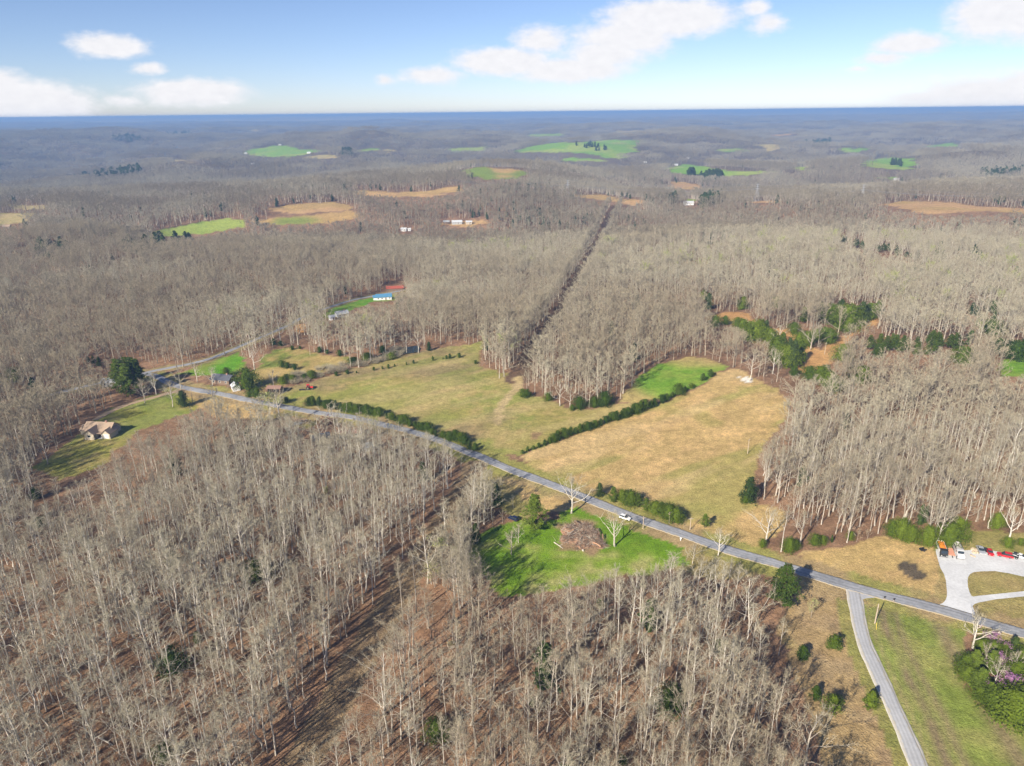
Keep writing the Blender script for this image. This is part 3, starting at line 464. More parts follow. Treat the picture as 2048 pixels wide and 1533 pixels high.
# ------------------------------------------------------------------ plants
def twig_mesh(B, D, L, W, rng):
    """slim three-sided spikes: base points, unit directions, lengths, widths"""
    n = len(B); a = np.cross(D, rng.normal(size=(n, 3))); a /= np.linalg.norm(a, axis=1)[:, None]+1e-9; b_ = np.cross(D, a); V = np.empty((n, 4, 3))
    for j in range(3): t = 2*math.pi*j/3; V[:, j] = B+(a*math.cos(t)+b_*math.sin(t))*(W/2)[:, None]
    V[:, 3] = B+D*L[:, None]; i = np.arange(n)*4
    Fc = np.concatenate([np.stack([i, i+1, i+3], 1), np.stack([i+1, i+2, i+3], 1), np.stack([i+2, i, i+3], 1)])
    return V.reshape(-1, 3), Fc
def bare_tree(seed, H, r, start=.42, spread=1.0, n1=11, n2=4, n3=5, tw=560, twl=1.3, tww=.07, sides=6, lean=.03, crooked=1.0, fuzz=.62, rise=.35):
    """returns (trunk MB, branch MB, twig V, twig F): a leafless hardwood with clean lower trunk and a raised crown"""
    g = np.random.default_rng(seed); tr = MB(); br = MB(); n = 9 if sides > 4 else 5
    zs = np.linspace(0, H*.93, n); off = np.cumsum(g.normal(size=(n, 2))*lean*H*.12*crooked, 0)+np.outer(zs/H, g.normal(size=2)*lean*H); off -= off[0]
    T = np.column_stack([off, zs]); rad = r*(1-zs/H)**.8+.02; rad[0] *= 1.35; tr.tube(T-np.array([0, 0, .3]), rad, sides)
    def at(t): k = min(int(t*(n-1)), n-2); u = t*(n-1)-k; return T[k]*(1-u)+T[k+1]*u, rad[k]*(1-u)+rad[k+1]*u
    ends = []; ph = g.uniform(0, 6.28)
    def limb(p, d, L, r1, seg=4, up=.35, k=4 if sides > 4 else 3):
        pts = [p]; dd = d.copy()
        for q in range(seg):
            dd = dd+np.array([0, 0, up])*(.25)+g.normal(size=3)*.13*crooked; dd /= np.linalg.norm(dd); pts.append(pts[-1]+dd*L/seg)
        br.tube(pts, [r1*(1-.85*q/seg) for q in range(seg+1)], k, tip=False); return pts, dd
    for i in range(n1):
        t = start+(0.97-start)*(i+.5*g.random())/n1; p, rr = at(min(t, .999)); ph += 2.4+g.normal()*.4
        tilt = (1.05-.7*(t-start)/(1-start))*g.uniform(.8, 1.15)*min(1, spread+.1); d = np.array([math.cos(ph)*math.sin(tilt), math.sin(ph)*math.sin(tilt), math.cos(tilt)])
        L = H*(1-t)*.62*g.uniform(.75, 1.15)*spread+H*.075; pts, dd = limb(p, d, L, max(rr*.55, .035))
        for j in range(n2):
            u = .25+.75*(j+g.random())/n2; k = min(int(u*4), 3); q = pts[k]+(pts[k+1]-pts[k])*(u*4-k if k < 3 else .8); d2 = dd+g.normal(size=3)*.75; d2[2] = abs(d2[2])*.7+.15; d2 /= np.linalg.norm(d2)
            p2, d3 = limb(q, d2, L*g.uniform(.3, .5), max(rr*.22, .022), 2, .3, 3); ends.append((p2[0], p2[1], p2[2], d3))
        ends.append((pts[2], pts[3], pts[4], dd))
    ends.append((T[-2], T[-2]*.5+T[-1]*.5, T[-1], np.array([0, 0, 1.]))); E_ = len(ends); ii = g.integers(0, E_, tw); u = g.random(tw)**.8
    A = np.array([e[0] for e in ends])[ii]; Bm = np.array([e[1] for e in ends])[ii]; C = np.array([e[2] for e in ends])[ii]; Dd = np.array([e[3] for e in ends])[ii]
    Q = np.where((u < .5)[:, None], A+(Bm-A)*(u*2)[:, None], Bm+(C-Bm)*(u*2-1)[:, None]); D = Dd*.8+g.normal(size=(tw, 3))*fuzz+np.array([0, 0, rise]); D /= np.linalg.norm(D, axis=1)[:, None]
    V, Fc = twig_mesh(Q, D, twl*g.uniform(.5, 1.4, tw), tww*g.uniform(.7, 1.3, tw), g); return tr, br, V, Fc
def np_mesh(name, parts, mats):
    """parts: list of (verts, faces, material index)"""
    v = []; f = []; mi = []; n = 0
    for pv, pf, k in parts:
        v.append(np.asarray(pv, float).reshape(-1, 3)); f += [tuple(int(i)+n for i in q) for q in pf]; mi += [k]*len(pf); n += len(v[-1])
    me = bpy.data.meshes.new(name); me.from_pydata(np.concatenate(v).tolist(), [], f)
    for m_ in mats: me.materials.append(MAT[m_])
    me.polygons.foreach_set('material_index', mi); me.update(); return me
def leaf_cloud(C, Nrm, size, g):
    """small bent leaf sprays (two triangles) at points C facing roughly Nrm"""
    n = len(C); Nn = Nrm+g.normal(size=(n, 3))*.55; Nn /= np.linalg.norm(Nn, axis=1)[:, None]+1e-9; a = np.cross(Nn, g.normal(size=(n, 3))); a /= np.linalg.norm(a, axis=1)[:, None]+1e-9; b_ = np.cross(Nn, a)
    s = (size*g.uniform(.6, 1.4, n))[:, None]; V = np.stack([C-a*s*.5, C+b_*s*.4+Nn*s*.15, C+a*s*.6, C-b_*s*.4-Nn*s*.1], 1).reshape(-1, 3); i = np.arange(n)*4
    return V, np.concatenate([np.stack([i, i+1, i+2], 1), np.stack([i, i+2, i+3], 1)])
def cedar(seed, H, Rr, n=900, leaf=.34, shape=.6, core=True, lumps=1.0):
    """dense evergreen: trunk MB and foliage parts; shape 0 = cone, 1 = round"""
    g = np.random.default_rng(seed); tr = MB().tube([(0, 0, -.2), (0, 0, H*.5), (0, 0, H*.9)], [.12*H/5, .07*H/5, .02], 5)
    def prof(u): return Rr*((1-shape)*(1-u)**.85*np.minimum(1, u*9+.35)+shape*np.sqrt(np.clip(1-(1.75*u-.72)**2*(np.where(u > .41, .92, 1.3)), 0, 1)))
    k = max(26, n//22); ut = (np.arange(k)+g.random(k))/k; ut = ut**.9; tt = g.uniform(0, 6.283, k); lump = 1+lumps*.22*np.sin(3*tt+seed+5*ut)+lumps*.25*g.normal(size=k)*.6
    rt = prof(ut)*np.clip(lump, .5, 1.35)*.86; C0 = np.stack([rt*np.cos(tt), rt*np.sin(tt), H*(.05+.93*ut)], 1); ii = g.integers(0, k, n)
    C = C0[ii]+g.normal(size=(n, 3))*np.array([.2, .2, .16])*Rr*(1.15-.5*ut[ii])[:, None]; th = np.arctan2(C[:, 1], C[:, 0]); C[:, 2] = np.clip(C[:, 2], .05, H*1.02)
    Nn = np.stack([np.cos(th), np.sin(th), .7+0*th], 1); V, Fc = leaf_cloud(C, Nn, leaf, g); parts = [(V, Fc, 0)]
    if core:
        m = MB(); m.tube([(0, 0, H*(.04+.92*q)) for q in (0, .12, .3, .5, .7, .88, 1)], [float(prof(np.array(q)))*.5+.02 for q in (.02, .12, .3, .5, .7, .88, .97)], 9); parts.append((m.v, m.f, 0))
    return tr, parts
def pine(seed, H, Rr, whorls=11, n=5, tufts=5, start=.22, leaf=.45, droop=.05):
    g = np.random.default_rng(seed); tr = MB().tube([(0, 0, -.3), (0, 0, H*.5), (0, 0, H*.98)], [.22*H/14, .13*H/14, .03], 6); br = MB(); Cs = []; Ns = []
    for w in range(whorls):
        u = start+(1-start)*(w+.3*g.random())/whorls; ph = g.uniform(0, 6.28); L0 = Rr*(min(1, (1-u)*1.5+.12))*(.75 if w == 0 else 1)
        for k in range(n):
            a = ph+6.283*k/n+g.normal()*.25; L = L0*g.uniform(.6, 1.2); d = np.array([math.cos(a), math.sin(a), .25-droop*3*(1-u)]); base = np.array([0, 0, u*H*.97]); tip = base+d*L; br.tube([base, tip], [.05, .012], 3, tip=False)
            for q in range(tufts):
                s = .25+.8*(q+.5)/tufts; c = base+d*L*s+g.normal(size=3)*.22*(L0*.35+.3)
                m = 30; Cs.append(c+g.normal(size=(m, 3))*np.array([.30, .30, .17])*(.5+L0*.2)); Ns.append(np.tile(np.array([d[0]*.4, d[1]*.4, .9]), (m, 1)))
    V, Fc = leaf_cloud(np.concatenate(Cs), np.concatenate(Ns), leaf, g); return tr, br, [(V, Fc, 0)]
def shrub(seed, H, Rr, n=420, tww=.06):
    """leafless thicket: stems fanning up from the ground"""
    g = np.random.default_rng(seed); th = g.uniform(0, 6.283, n); rr = Rr*np.sqrt(g.random(n)); u = g.random(n)**1.4
    B = np.stack([rr*np.cos(th)*(.4+.6*u), rr*np.sin(th)*(.4+.6*u), u*H*.7*(1-.5*(rr/Rr)**2)], 1); D = np.stack([np.cos(th)*rr/Rr*.8, np.sin(th)*rr/Rr*.8, np.full(n, .8)], 1)+g.normal(size=(n, 3))*.45; D /= np.linalg.norm(D, axis=1)[:, None]
    return twig_mesh(B, D, H*g.uniform(.2, .55, n), tww*g.uniform(.6, 1.4, n), g)

# --- prototypes of single trees: trunk and crown as two meshes, shared by all copies
PROTO = {}
def reg(kind, trunk, crown): PROTO.setdefault(kind, []).append((trunk, crown))
NEARH = []
NH = [22, 20, 24, 18, 21, 26, 19, 23, 16, 20, 17, 22, 25, 18]
for k in range(14):
    H = NH[k]
    tr, br, V, Fc = bare_tree(100+k, H, [.2, .17, .27, .24, .16, .25, .22, .2, .15, .26, .18, .19, .3, .21][k], start=[.45, .5, .42, .3, .55, .5, .33, .46, .25, .36, .4, .52, .38, .28][k], spread=[.75, .6, .9, 1.0, .55, .7, .95, .75, .85, 1.05, .65, .6, .95, .95][k], n1=13, n2=4, tw=[800, 660, 980, 980, 600, 800, 960, 730, 730, 1040, 600, 660, 980, 900][k], twl=.95, tww=.042, crooked=[1, .8, 1.2, 1.4, .8, 1, 1.3, .9, 1.2, 1.5, 1.6, .8, 1.1, 1.7][k], lean=[.03, .02, .03, .05, .02, .03, .04, .03, .05, .04, .09, .03, .03, .07][k], fuzz=.8, rise=.3)
    reg('hardwood', tr.mesh('trunk', 'bark', smooth=True), np_mesh('crown', [(br.v, br.f, 0), (V, Fc, 1)], ['limb', 'twigs'])); NEARH.append((tr, br, V, Fc))
for k in range(3):       # broad open-grown yard trees
    tr, br, V, Fc = bare_tree(200+k, [15, 12, 14][k], [.34, .32, .26][k], start=[.3, .28, .24][k], spread=[1.35, 1.6, 1.4][k], n1=11, n2=5, tw=[700, 480, 900][k], twl=1.2, tww=.05, lean=.05, crooked=1.3)
    reg('broad', tr.mesh('trunk', 'bark', smooth=True), np_mesh('crown', [(br.v, br.f, 0), (V, Fc, 1)], ['bark', 'twigs']))
for k in range(3):       # young trees, some just breaking bud
    tr, br, V, Fc = bare_tree(300+k, 8, .09, start=.2, spread=1.2, n1=9, n2=3, tw=420, twl=.9, tww=.045)
    reg('sapling', tr.mesh('trunk', 'bark'), np_mesh('crown', [(br.v, br.f, 0), (V, Fc, 1)], ['bark', 'buds' if k == 2 else 'twigs']))
for k in range(2):
    tr, br, V, Fc = bare_tree(320+k, 9, .1, start=.2, spread=1.2, n1=9, n2=3, tw=300, twl=.8, tww=.05); g = np.random.default_rng(k); LV, LF = leaf_cloud(V[3::4][g.integers(0, 300, 700)]+g.normal(size=(700, 3))*.3, np.tile([0, 0, 1.], (700, 1)), .3, g)
    reg('budding', tr.mesh('trunk', 'bark'), np_mesh('crown', [(br.v, br.f, 0), (V, Fc, 1), (LV, LF, 2)], ['bark', 'twigs', 'buds']))
    reg('redbud', tr.mesh('trunk', 'bark'), np_mesh('crown', [(br.v, br.f, 0), (V, Fc, 1), (LV, LF, 2)], ['bark', 'twigs', 'blossom']))
for k in range(5):       # red cedars: 5 m tall
    tr, pp = cedar(400+k, 5, [1.5, 1.8, 1.3, 2.0, 1.6][k], 1900, .24, [.55, .8, .3, .9, .6][k]); reg('cedar', tr.mesh('trunk', 'pine_bark'), np_mesh('crown', pp, ['cedar_leaf']))
for k in range(3):       # tall dark cedars: 9 m
    tr, pp = cedar(430+k, 9, [1.9, 2.3, 2.1][k], 2600, .32, [.35, .5, .25][k]); reg('tallcedar', tr.mesh('trunk', 'pine_bark'), np_mesh('crown', pp, ['dark_leaf']))
for k in range(3):       # bushy round evergreens
    tr, pp = cedar(450+k, 4, 2.2, 3000, .17, .9, lumps=1.5); reg('bush', tr.mesh('trunk', 'pine_bark'), np_mesh('crown', pp, ['cedar_leaf']))
for k in range(3):
    tr, br, pp = pine(500+k, 14, [3.6, 3.2, 3.8][k], 10, 5, 5, [.12, .3, .22][k], .3); reg('pine', tr.mesh('trunk', 'pine_bark'), np_mesh('crown', pp+[(br.v, br.f, 1)], ['pine_leaf', 'pine_bark']))
for k in range(2):
    V, Fc = shrub(600+k, 3, 2.2, 420); reg('thicket', MB().tube([(0, 0, -.2), (.1, 0, .9), (.1, .1, 1.8)], [.06, .04, .01], 5).mesh('trunk', 'bark'), np_mesh('crown', [(V, Fc, 0)], ['twigs']))
V, Fc = shrub(620, 3, 2.2, 300); g = np.random.default_rng(2); LV, LF = leaf_cloud(V[3::4][g.integers(0, 300, 600)], np.tile([0, 0, 1.], (600, 1)), .3, g)
reg('redbush', MB().tube([(0, 0, -.2), (.1, 0, .9), (.1, .1, 1.8)], [.06, .04, .01], 5).mesh('trunk', 'bark'), np_mesh('crown', [(V, Fc, 0), (LV, LF, 1)], ['twigs', 'red_leaf']))
BASEH = {'hardwood': None, 'broad': [15, 12, 14], 'sapling': [8]*3, 'budding': [9]*2, 'redbud': [9]*2, 'cedar': [5]*5, 'tallcedar': [9]*3, 'bush': [4]*3, 'pine': [14]*3, 'thicket': [3]*2, 'redbush': [3]}
BASEH['hardwood'] = NH
NAMES = {'hardwood': 'bare_tree', 'broad': 'bare_tree', 'sapling': 'young_bare_tree', 'budding': 'budding_tree', 'redbud': 'blossoming_tree', 'cedar': 'cedar_tree', 'tallcedar': 'cedar_tree', 'bush': 'evergreen_shrub', 'pine': 'pine_tree', 'thicket': 'bare_shrub', 'redbush': 'red_shrub'}
CATS = {'thicket': 'shrub', 'redbush': 'shrub', 'bush': 'shrub'}
BOXES = []
PLANTS = []              # (x, y, radius) of every plant placed by hand
def plant(kind, loc, h, label, group=None, v=None, rz=None, tint=None, wide=1.0, reserve=True):
    v = random.randrange(len(PROTO[kind])) if v is None else v; s = h/BASEH[kind][v]; rz = random.uniform(0, 6.28) if rz is None else rz; tint = random.random() if tint is None else tint
    o = thing(NAMES[kind], loc, rz, label, CATS.get(kind, 'tree'), group); o.scale = (s*wide, s*wide, s)
    for nm, me in zip(('trunk', 'crown'), PROTO[kind][v]): c = link(nm, me, o); c['tint'] = tint
    if reserve:
        PLANTS.append((loc[0], loc[1], h*.22)); a, b, w_ = project(loc[0], loc[1], loc[2]); t_ = project(loc[0], loc[1], loc[2]+h)[1]; hw = h*(.3 if kind == 'pine' else .2)*FPX/float(w_); BOXES.append((float(a)-hw, float(a)+hw, float(t_), float(b)))
    return o
def plant_px(kind, bx, by, ty, label, group=None, **k):    # base pixel and the row its top reaches
    return plant(kind, P(bx, by), height_px(bx, by, ty), label, group, **k)

# --- cedars and shrubs one can point at
for u, v_, hh in [(1010, 1545, 10), (1040, 1530, 12), (1075, 1520, 10), (1105, 1508, 12), (1140, 1495, 14), (1170, 1484, 16), (1195, 1474, 20), (1320, 1428, 16), (1365, 1412, 16), (1410, 1398, 16), (1465, 1378, 16), (1495, 1362, 16), (1540, 1348, 20), (1605, 1332, 22), (1675, 1305, 24), (1850, 1232, 16), (1885, 1216, 14), (1960, 1182, 14), (1215, 1465, 24), (1252, 1447, 22), (1290, 1436, 20), (1345, 1420, 22), (1390, 1405, 20), (1435, 1390, 18), (1520, 1352, 20), (1560, 1345, 22), (1588, 1338, 20), (1625, 1325, 22), (1655, 1312, 24), (1698, 1300, 28), (1722, 1286, 26), (1760, 1276, 18), (1782, 1266, 20), (1825, 1246, 20), (1925, 1198, 26), (2000, 1160, 12), (2065, 1117, 18), (2110, 1094, 18)]:
    bx, by = 700+u/2.926, 380+v_/2.926; plant_px(random.choice(['cedar', 'cedar', 'bush']), bx, by, by-hh*.8, 'dark cedar in the line dividing the two hayfields', 'cedars between the two hayfields', wide=1.15, tint=random.uniform(0, .4))
hedge = smooth([(622, 812), (660, 816), (695, 823), (751, 830), (802, 846), (854, 864), (891, 878), (920, 884), (948, 903)], 9.0)
for i, (bx, by) in enumerate(hedge):
    bx += random.uniform(-3, 3); by += random.uniform(-2, 2); plant_px(random.choice(['cedar', 'bush', 'tallcedar', 'bush']), bx, by, by-random.uniform(11, 19), 'evergreen in the dense hedgerow along the upper side of the road', 'hedgerow evergreens along the road', wide=1.2, tint=random.uniform(0, .5))
for bx, by, ty, kd in [(1199, 992, 966, 'tallcedar'), (1226, 1004, 972, 'pine'), (1243, 1000, 980, 'bush'), (1262, 1010, 983, 'bush'), (1276, 1014, 990, 'pine'), (1292, 1022, 995, 'pine'), (1310, 1027, 1004, 'bush'), (1322, 1031, 1003, 'pine'), (1337, 1038, 1010, 'bush'), (1352, 1045, 1018, 'cedar')]:
    plant_px(kd, bx, by, ty, 'bright green evergreen in the short row beyond the white car', 'evergreens beside the road past the white car', tint=random.uniform(.3, 1), wide=1.25)
plant_px('pine', 1409, 1056, 1027, 'single bright green pine beside the pole at the edge of the dry field', tint=.9, wide=1.2)
plant_px('pine', 1070, 1060, 984, 'large bright green pine in the yard beside the brush pile', v=0, tint=.9, wide=1.15)
plant_px('pine', 1563, 1216, 1126, 'large dark pine beside the road at the corner of the wood', v=2, tint=.15, wide=1.12)
plant_px('tallcedar', 993, 1012, 968, 'slim dark cedar among bare trees above the yard'); plant_px('tallcedar', 952, 1088, 1048, 'dark cedar at the shaded western edge of the green yard')
for bx, by, ty, lb in [(1668, 1297, 1272, 'round cedar nearest the junction, alone in the dry grass'), (1604, 1317, 1292, 'small cedar close to the wood edge, farther from the side road'), (1630, 1397, 1372, 'small cedar half in the shadow of the wood'), (1664, 1421, 1391, 'upright cedar between the shaded cedar and the side road one'), (1740, 1414, 1383, 'round cedar standing right beside the side road')]:
    plant_px('cedar', bx, by, ty, lb, 'lone cedars in the dry grass', wide=1.25)
plant_px('budding', 1622, 1236, 1200, 'thin yellowish young tree alone in dry grass near the junction', wide=.7)
for bx, by, ty, w_ in [(1524, 1104, 1082, 1.2), (1577, 1112, 1080, 1.4), (1590, 1108, 1084, 1.2), (1628, 1100, 1072, 1.3), (1645, 1097, 1075, 1.3), (1663, 1094, 1073, 1.1), (1700, 1088, 1066, 1.2), (1782, 1080, 1045, 1.2), (1800, 1086, 1042, 1.3), (1820, 1092, 1056, 1.4), (1855, 1098, 1058, 1.5), (1897, 1098, 1052, 1.5), (1913, 1085, 1040, 1.3), (1992, 1066, 1030, 1.2), (2014, 1104, 1078, 1.3), (2040, 1100, 1080, 1.2), (1838, 1060, 1012, 1.0), (1848, 1056, 1015, 1.0)]:
    by -= 9; ty -= 3; plant_px('bush' if w_ > 1.1 else 'tallcedar', bx, by, ty, 'broad bright green evergreen along the wood edge above the gravel yard and roadside grass', 'evergreens along the right-hand wood edge', wide=w_*.68, tint=random.uniform(.35, 1))
plant_px('tallcedar', 1497, 1004, 955, 'dark evergreen jutting into the corner of the dry field', wide=1.3)
plant_px('bush', 1490, 1006, 990, 'low green shrub at the foot of the evergreen in the dry field corner')
Z5 = lambda u, v_: (1348+u/2.926, 380+v_/2.926)
for u, v_, hh, kd in [(240, 800, 60, 'bush'), (370, 800, 50, 'bush'), (430, 885, 100, 'cedar'), (480, 880, 110, 'bush'), (530, 880, 110, 'tallcedar'), (595, 960, 100, 'cedar'), (632, 925, 85, 'cedar'), (690, 1040, 150, 'tallcedar'), (660, 1030, 110, 'bush'), (735, 1000, 110, 'cedar'), (730, 910, 70, 'bush'), (755, 770, 80, 'cedar'), (770, 915, 80, 'bush'), (910, 900, 80, 'cedar'), (925, 780, 100, 'bush'), (965, 770, 120, 'tallcedar'), (1005, 810, 130, 'bush'), (1015, 830, 90, 'bush'), (1090, 780, 120, 'tallcedar'), (1145, 760, 90, 'cedar'), (1192, 730, 80, 'cedar'), (980, 1000, 90, 'bush'), (700, 840, 60, 'bush'), (170, 640, 50, 'cedar'), (200, 700, 90, 'tallcedar'), (400, 700, 70, 'cedar'), (600, 690, 60, 'bush'), (300, 790, 50, 'cedar'), (400, 830, 70, 'bush'), (455, 860, 80, 'bush'), (510, 860, 90, 'cedar'), (560, 900, 80, 'bush'), (610, 1000, 90, 'bush'), (720, 1020, 80, 'tallcedar'), (790, 905, 70, 'cedar'), (830, 880, 60, 'bush'), (880, 880, 70, 'bush'), (945, 800, 100, 'cedar'), (1040, 790, 100, 'bush'), (1120, 765, 90, 'tallcedar'), (1165, 750, 80, 'cedar'), (670, 960, 90, 'tallcedar'), (860, 760, 60, 'cedar')]:
    bx, by = Z5(u, v_); plant_px(kd, bx, by, by-hh*.36, 'dark evergreen around the orange clearing in the woods', 'evergreens round the orange clearing', wide=1.15, tint=random.uniform(.4, 1))
for u, v_, hh, kd in [(790, 1110, 70, 'bush'), (850, 1120, 80, 'bush'), (880, 1100, 70, 'cedar'), (900, 1150, 80, 'bush'), (940, 1180, 70, 'bush'), (1090, 1130, 90, 'bush'), (700, 1090, 60, 'cedar')]:
    bx, by = Z5(u, v_); plant_px(kd, bx, by, by-hh*.36, 'evergreen in the low clump below the orange clearing', 'evergreen clump below the orange clearing', wide=1.3)
for k in range(24):
    u = random.uniform(1090, 1550); v_ = random.uniform(930, 1000)-(u-1090)*.06; bx, by = Z5(u, v_); plant_px('pine', bx, by, by-random.uniform(26, 36), 'pine in the dense dark green stand at the right', 'dense pine stand at the right', wide=1.2, tint=random.uniform(.2, .7))
for u, v_, hh in [(1640, 940, 110), (1610, 930, 90), (1690, 1020, 100), (1660, 1010, 80), (1720, 1020, 80), (1860, 850, 90), (1830, 830, 70), (1900, 950, 80), (1970, 980, 90), (2030, 980, 110), (2000, 990, 100), (1740, 730, 70), (1870, 720, 70), (1770, 740, 60)]:
    bx, by = Z5(u, v_); plant_px(random.choice(['pine', 'bush', 'tallcedar']), bx, by, by-hh*.34, 'scattered dark evergreen in the bare wood near the right edge', 'scattered evergreens near the right edge', wide=1.3, tint=random.uniform(0, .5))
for k in range(34):
    t = random.random(); u, v_ = 960+t*430+random.uniform(-20, 20), 310+t*85+random.uniform(-14, 14); bx, by = Z5(u, v_)
    if 1115 < u < 1145: continue
    plant_px('pine', bx, by, by-random.uniform(10, 16), 'evergreen in the dark slanting strip inside the far bare wood', 'strip of evergreens in the far wood', wide=1.3, tint=random.uniform(0, .5))
for k in range(11): bx, by = Z5(random.uniform(90, 290), random.uniform(305, 325)); plant_px('pine', bx, by, by-random.uniform(6, 10), 'evergreen in the small dark group beside the power line cut', 'small evergreen group beyond the cut', wide=1.3, tint=.2)
# wood corner and edge of the hayfield
for u, v_, hh in [(1010, 1210, 30), (1035, 1215, 32), (1160, 1235, 34), (1300, 1290, 22), (1342, 1280, 48), (1430, 1270, 40), (1490, 1262, 55), (1465, 1268, 30), (735, 1018, 14)]:
    bx, by = 700+u/2.926, 380+v_/2.926; plant_px('bush', bx, by, by-hh*.5, 'low evergreen along the wood corner reaching into the hayfield', 'evergreens at the wood corner', tint=random.uniform(0, .5))
for u, v_, hh in [(38, 1072, 10), (140, 1058, 18), (190, 1050, 14), (225, 1045, 20), (262, 1035, 14), (330, 1025, 14), (372, 1018, 18), (485, 1000, 22), (545, 992, 10), (565, 990, 18), (585, 988, 24), (640, 983, 24)]:
    bx, by = 700+u/2.926, 380+v_/2.926; plant_px('cedar', bx, by, by-hh*.42, 'small cedar in the thin dotted line across the top of the hayfield', 'dotted cedar line at the top of the hayfield', tint=random.uniform(0, .4))
for bx, by, ty in [(673, 752, 744), (695, 748, 740), (610, 760, 748), (626, 752, 742)]: plant_px('bush', bx, by, ty, 'dark little bush on the slope above the red tractor', 'little bushes above the tractor', tint=.1)
# left: house group
for bx, by, ty, w_ in [(248, 790, 716, 1.2), (262, 795, 722, 1.2), (272, 782, 712, 1.3), (280, 775, 715, 1.2), (240, 775, 715, 1.1), (258, 770, 712, 1.2)]: plant_px('pine', bx, by, ty, 'tall bright green pine in the cluster beside the road bend at left', 'pine cluster at the road bend', wide=w_*.9, tint=random.uniform(.3, .8))
for bx, by, ty in [(200, 735, 712), (188, 730, 710), (178, 728, 712)]: plant_px('pine', bx, by, ty, 'small evergreen in the wood left of the pine cluster', 'evergreens left of the pine cluster', tint=.3)
plant_px('bush', 30, 765, 736, 'green bush in the wood at the far left edge'); plant_px('tallcedar', 368, 814, 782, 'dark cedar standing in the dry lawn beside the road bend', wide=1.3)
for bx, by, ty, lb in [(497, 778, 738, 'round green tree beside the dark roofed house'), (515, 796, 776, 'dark bush beside the road near the shed'), (499, 794, 783, 'low dark bush near the white shed'), (573, 806, 795, 'low evergreen where the hedgerow begins by the road'), (454, 752, 736, 'green shrub behind the dark roofed house')]: plant_px('bush', bx, by, ty, lb, tint=.3, wide=1.1)
for bx, by, ty, lb in [(540, 820, 788, 'yellow green budding tree overhanging the road'), (548, 816, 790, 'pale budding tree beside the road gap')]: plant_px('budding', bx, by, ty, lb, wide=1.6)
plant_px('redbush', 652, 847, 832, 'dark red shrub on the roadside dirt lot', wide=1.4)
for bx, by, ty in [(565, 735, 722), (575, 737, 725), (590, 740, 728), (548, 690, 678), (562, 692, 682), (585, 700, 692), (600, 698, 692), (640, 705, 694), (655, 708, 700), (680, 712, 700)]: plant_px('bush', bx, by, ty, 'dark shrub dotted about the shaded pasture below the branch road', 'pasture shrubs', tint=.05)
for k in range(46):
    t = random.random(); bx = 560+t*240+random.uniform(-6, 6); by = 770-t*62+random.uniform(-9, 7); plant_px(random.choice(['thicket', 'thicket', 'thicket', 'bush']), bx, by, by-random.uniform(9, 17), 'brushy shrub in the thicket winding down to the pond', 'creek thicket', wide=1.2, tint=random.random())
plant_px('tallcedar', 858, 702, 684, 'dark evergreen at the right end of the pond', wide=1.3); plant_px('bush', 765, 706, 692, 'dark shrub at the left end of the pond', tint=0)
# right: pine wood with blossom
for bx, by, ty, kd in [(1945, 1345, 1300, 'pine'), (1930, 1340, 1312, 'bush'), (1955, 1385, 1335, 'pine'), (1935, 1362, 1335, 'bush'), (1978, 1348, 1300, 'pine'), (1975, 1405, 1365, 'pine'), (1990, 1420, 1380, 'bush'), (2005, 1430, 1378, 'pine'), (2025, 1440, 1385, 'bush'), (2040, 1425, 1370, 'pine'), (2030, 1360, 1325, 'bush'), (2045, 1370, 1330, 'pine'), (1962, 1300, 1280, 'bush'), (1985, 1308, 1285, 'bush'), (2026, 1306, 1275, 'tallcedar'), (2010, 1300, 1286, 'bush'), (2042, 1330, 1300, 'bush'), (1960, 1400, 1375, 'bush'), (2060, 1440, 1390, 'bush'), (2075, 1400, 1350, 'pine'), (2012, 1400, 1365, 'pine'), (2052, 1405, 1365, 'bush')]:
    plant_px(kd, bx, by, ty, 'bright green evergreen in the clump at the right below the road', 'evergreen clump at the right edge', wide=1.25, tint=random.uniform(.4, 1))
plant_px('redbud', 1984, 1298, 1268, 'pink blossoming tree in the clump below the road', wide=1.3); plant_px('redbud', 2012, 1395, 1355, 'faded purple blossoming tree inside the evergreen clump', v=1, wide=1.2)
plant_px('redbud', 1992, 1345, 1312, 'dull purple blossoming tree between two pines in the clump', v=0, wide=1.2); plant_px('redbud', 2030, 1392, 1358, 'purple blossoming tree at the right side of the clump', v=1, wide=1.2)
plant_px('broad', 2022, 1352, 1305, 'thin bare tree near the right edge inside the evergreen clump', v=2, wide=.8, tint=.8); plant_px('broad', 1968, 1330, 1290, 'small bare tree between the pink blossom and the pines', v=2, wide=.8, tint=.6)
plant_px('broad', 1946, 1298, 1236, 'pale bare tree overhanging the road beside the pink blossom', v=1, tint=1); plant_px('broad', 1988, 1376, 1322, 'slim pale bare tree inside the evergreen clump', v=2, wide=.7, tint=1)
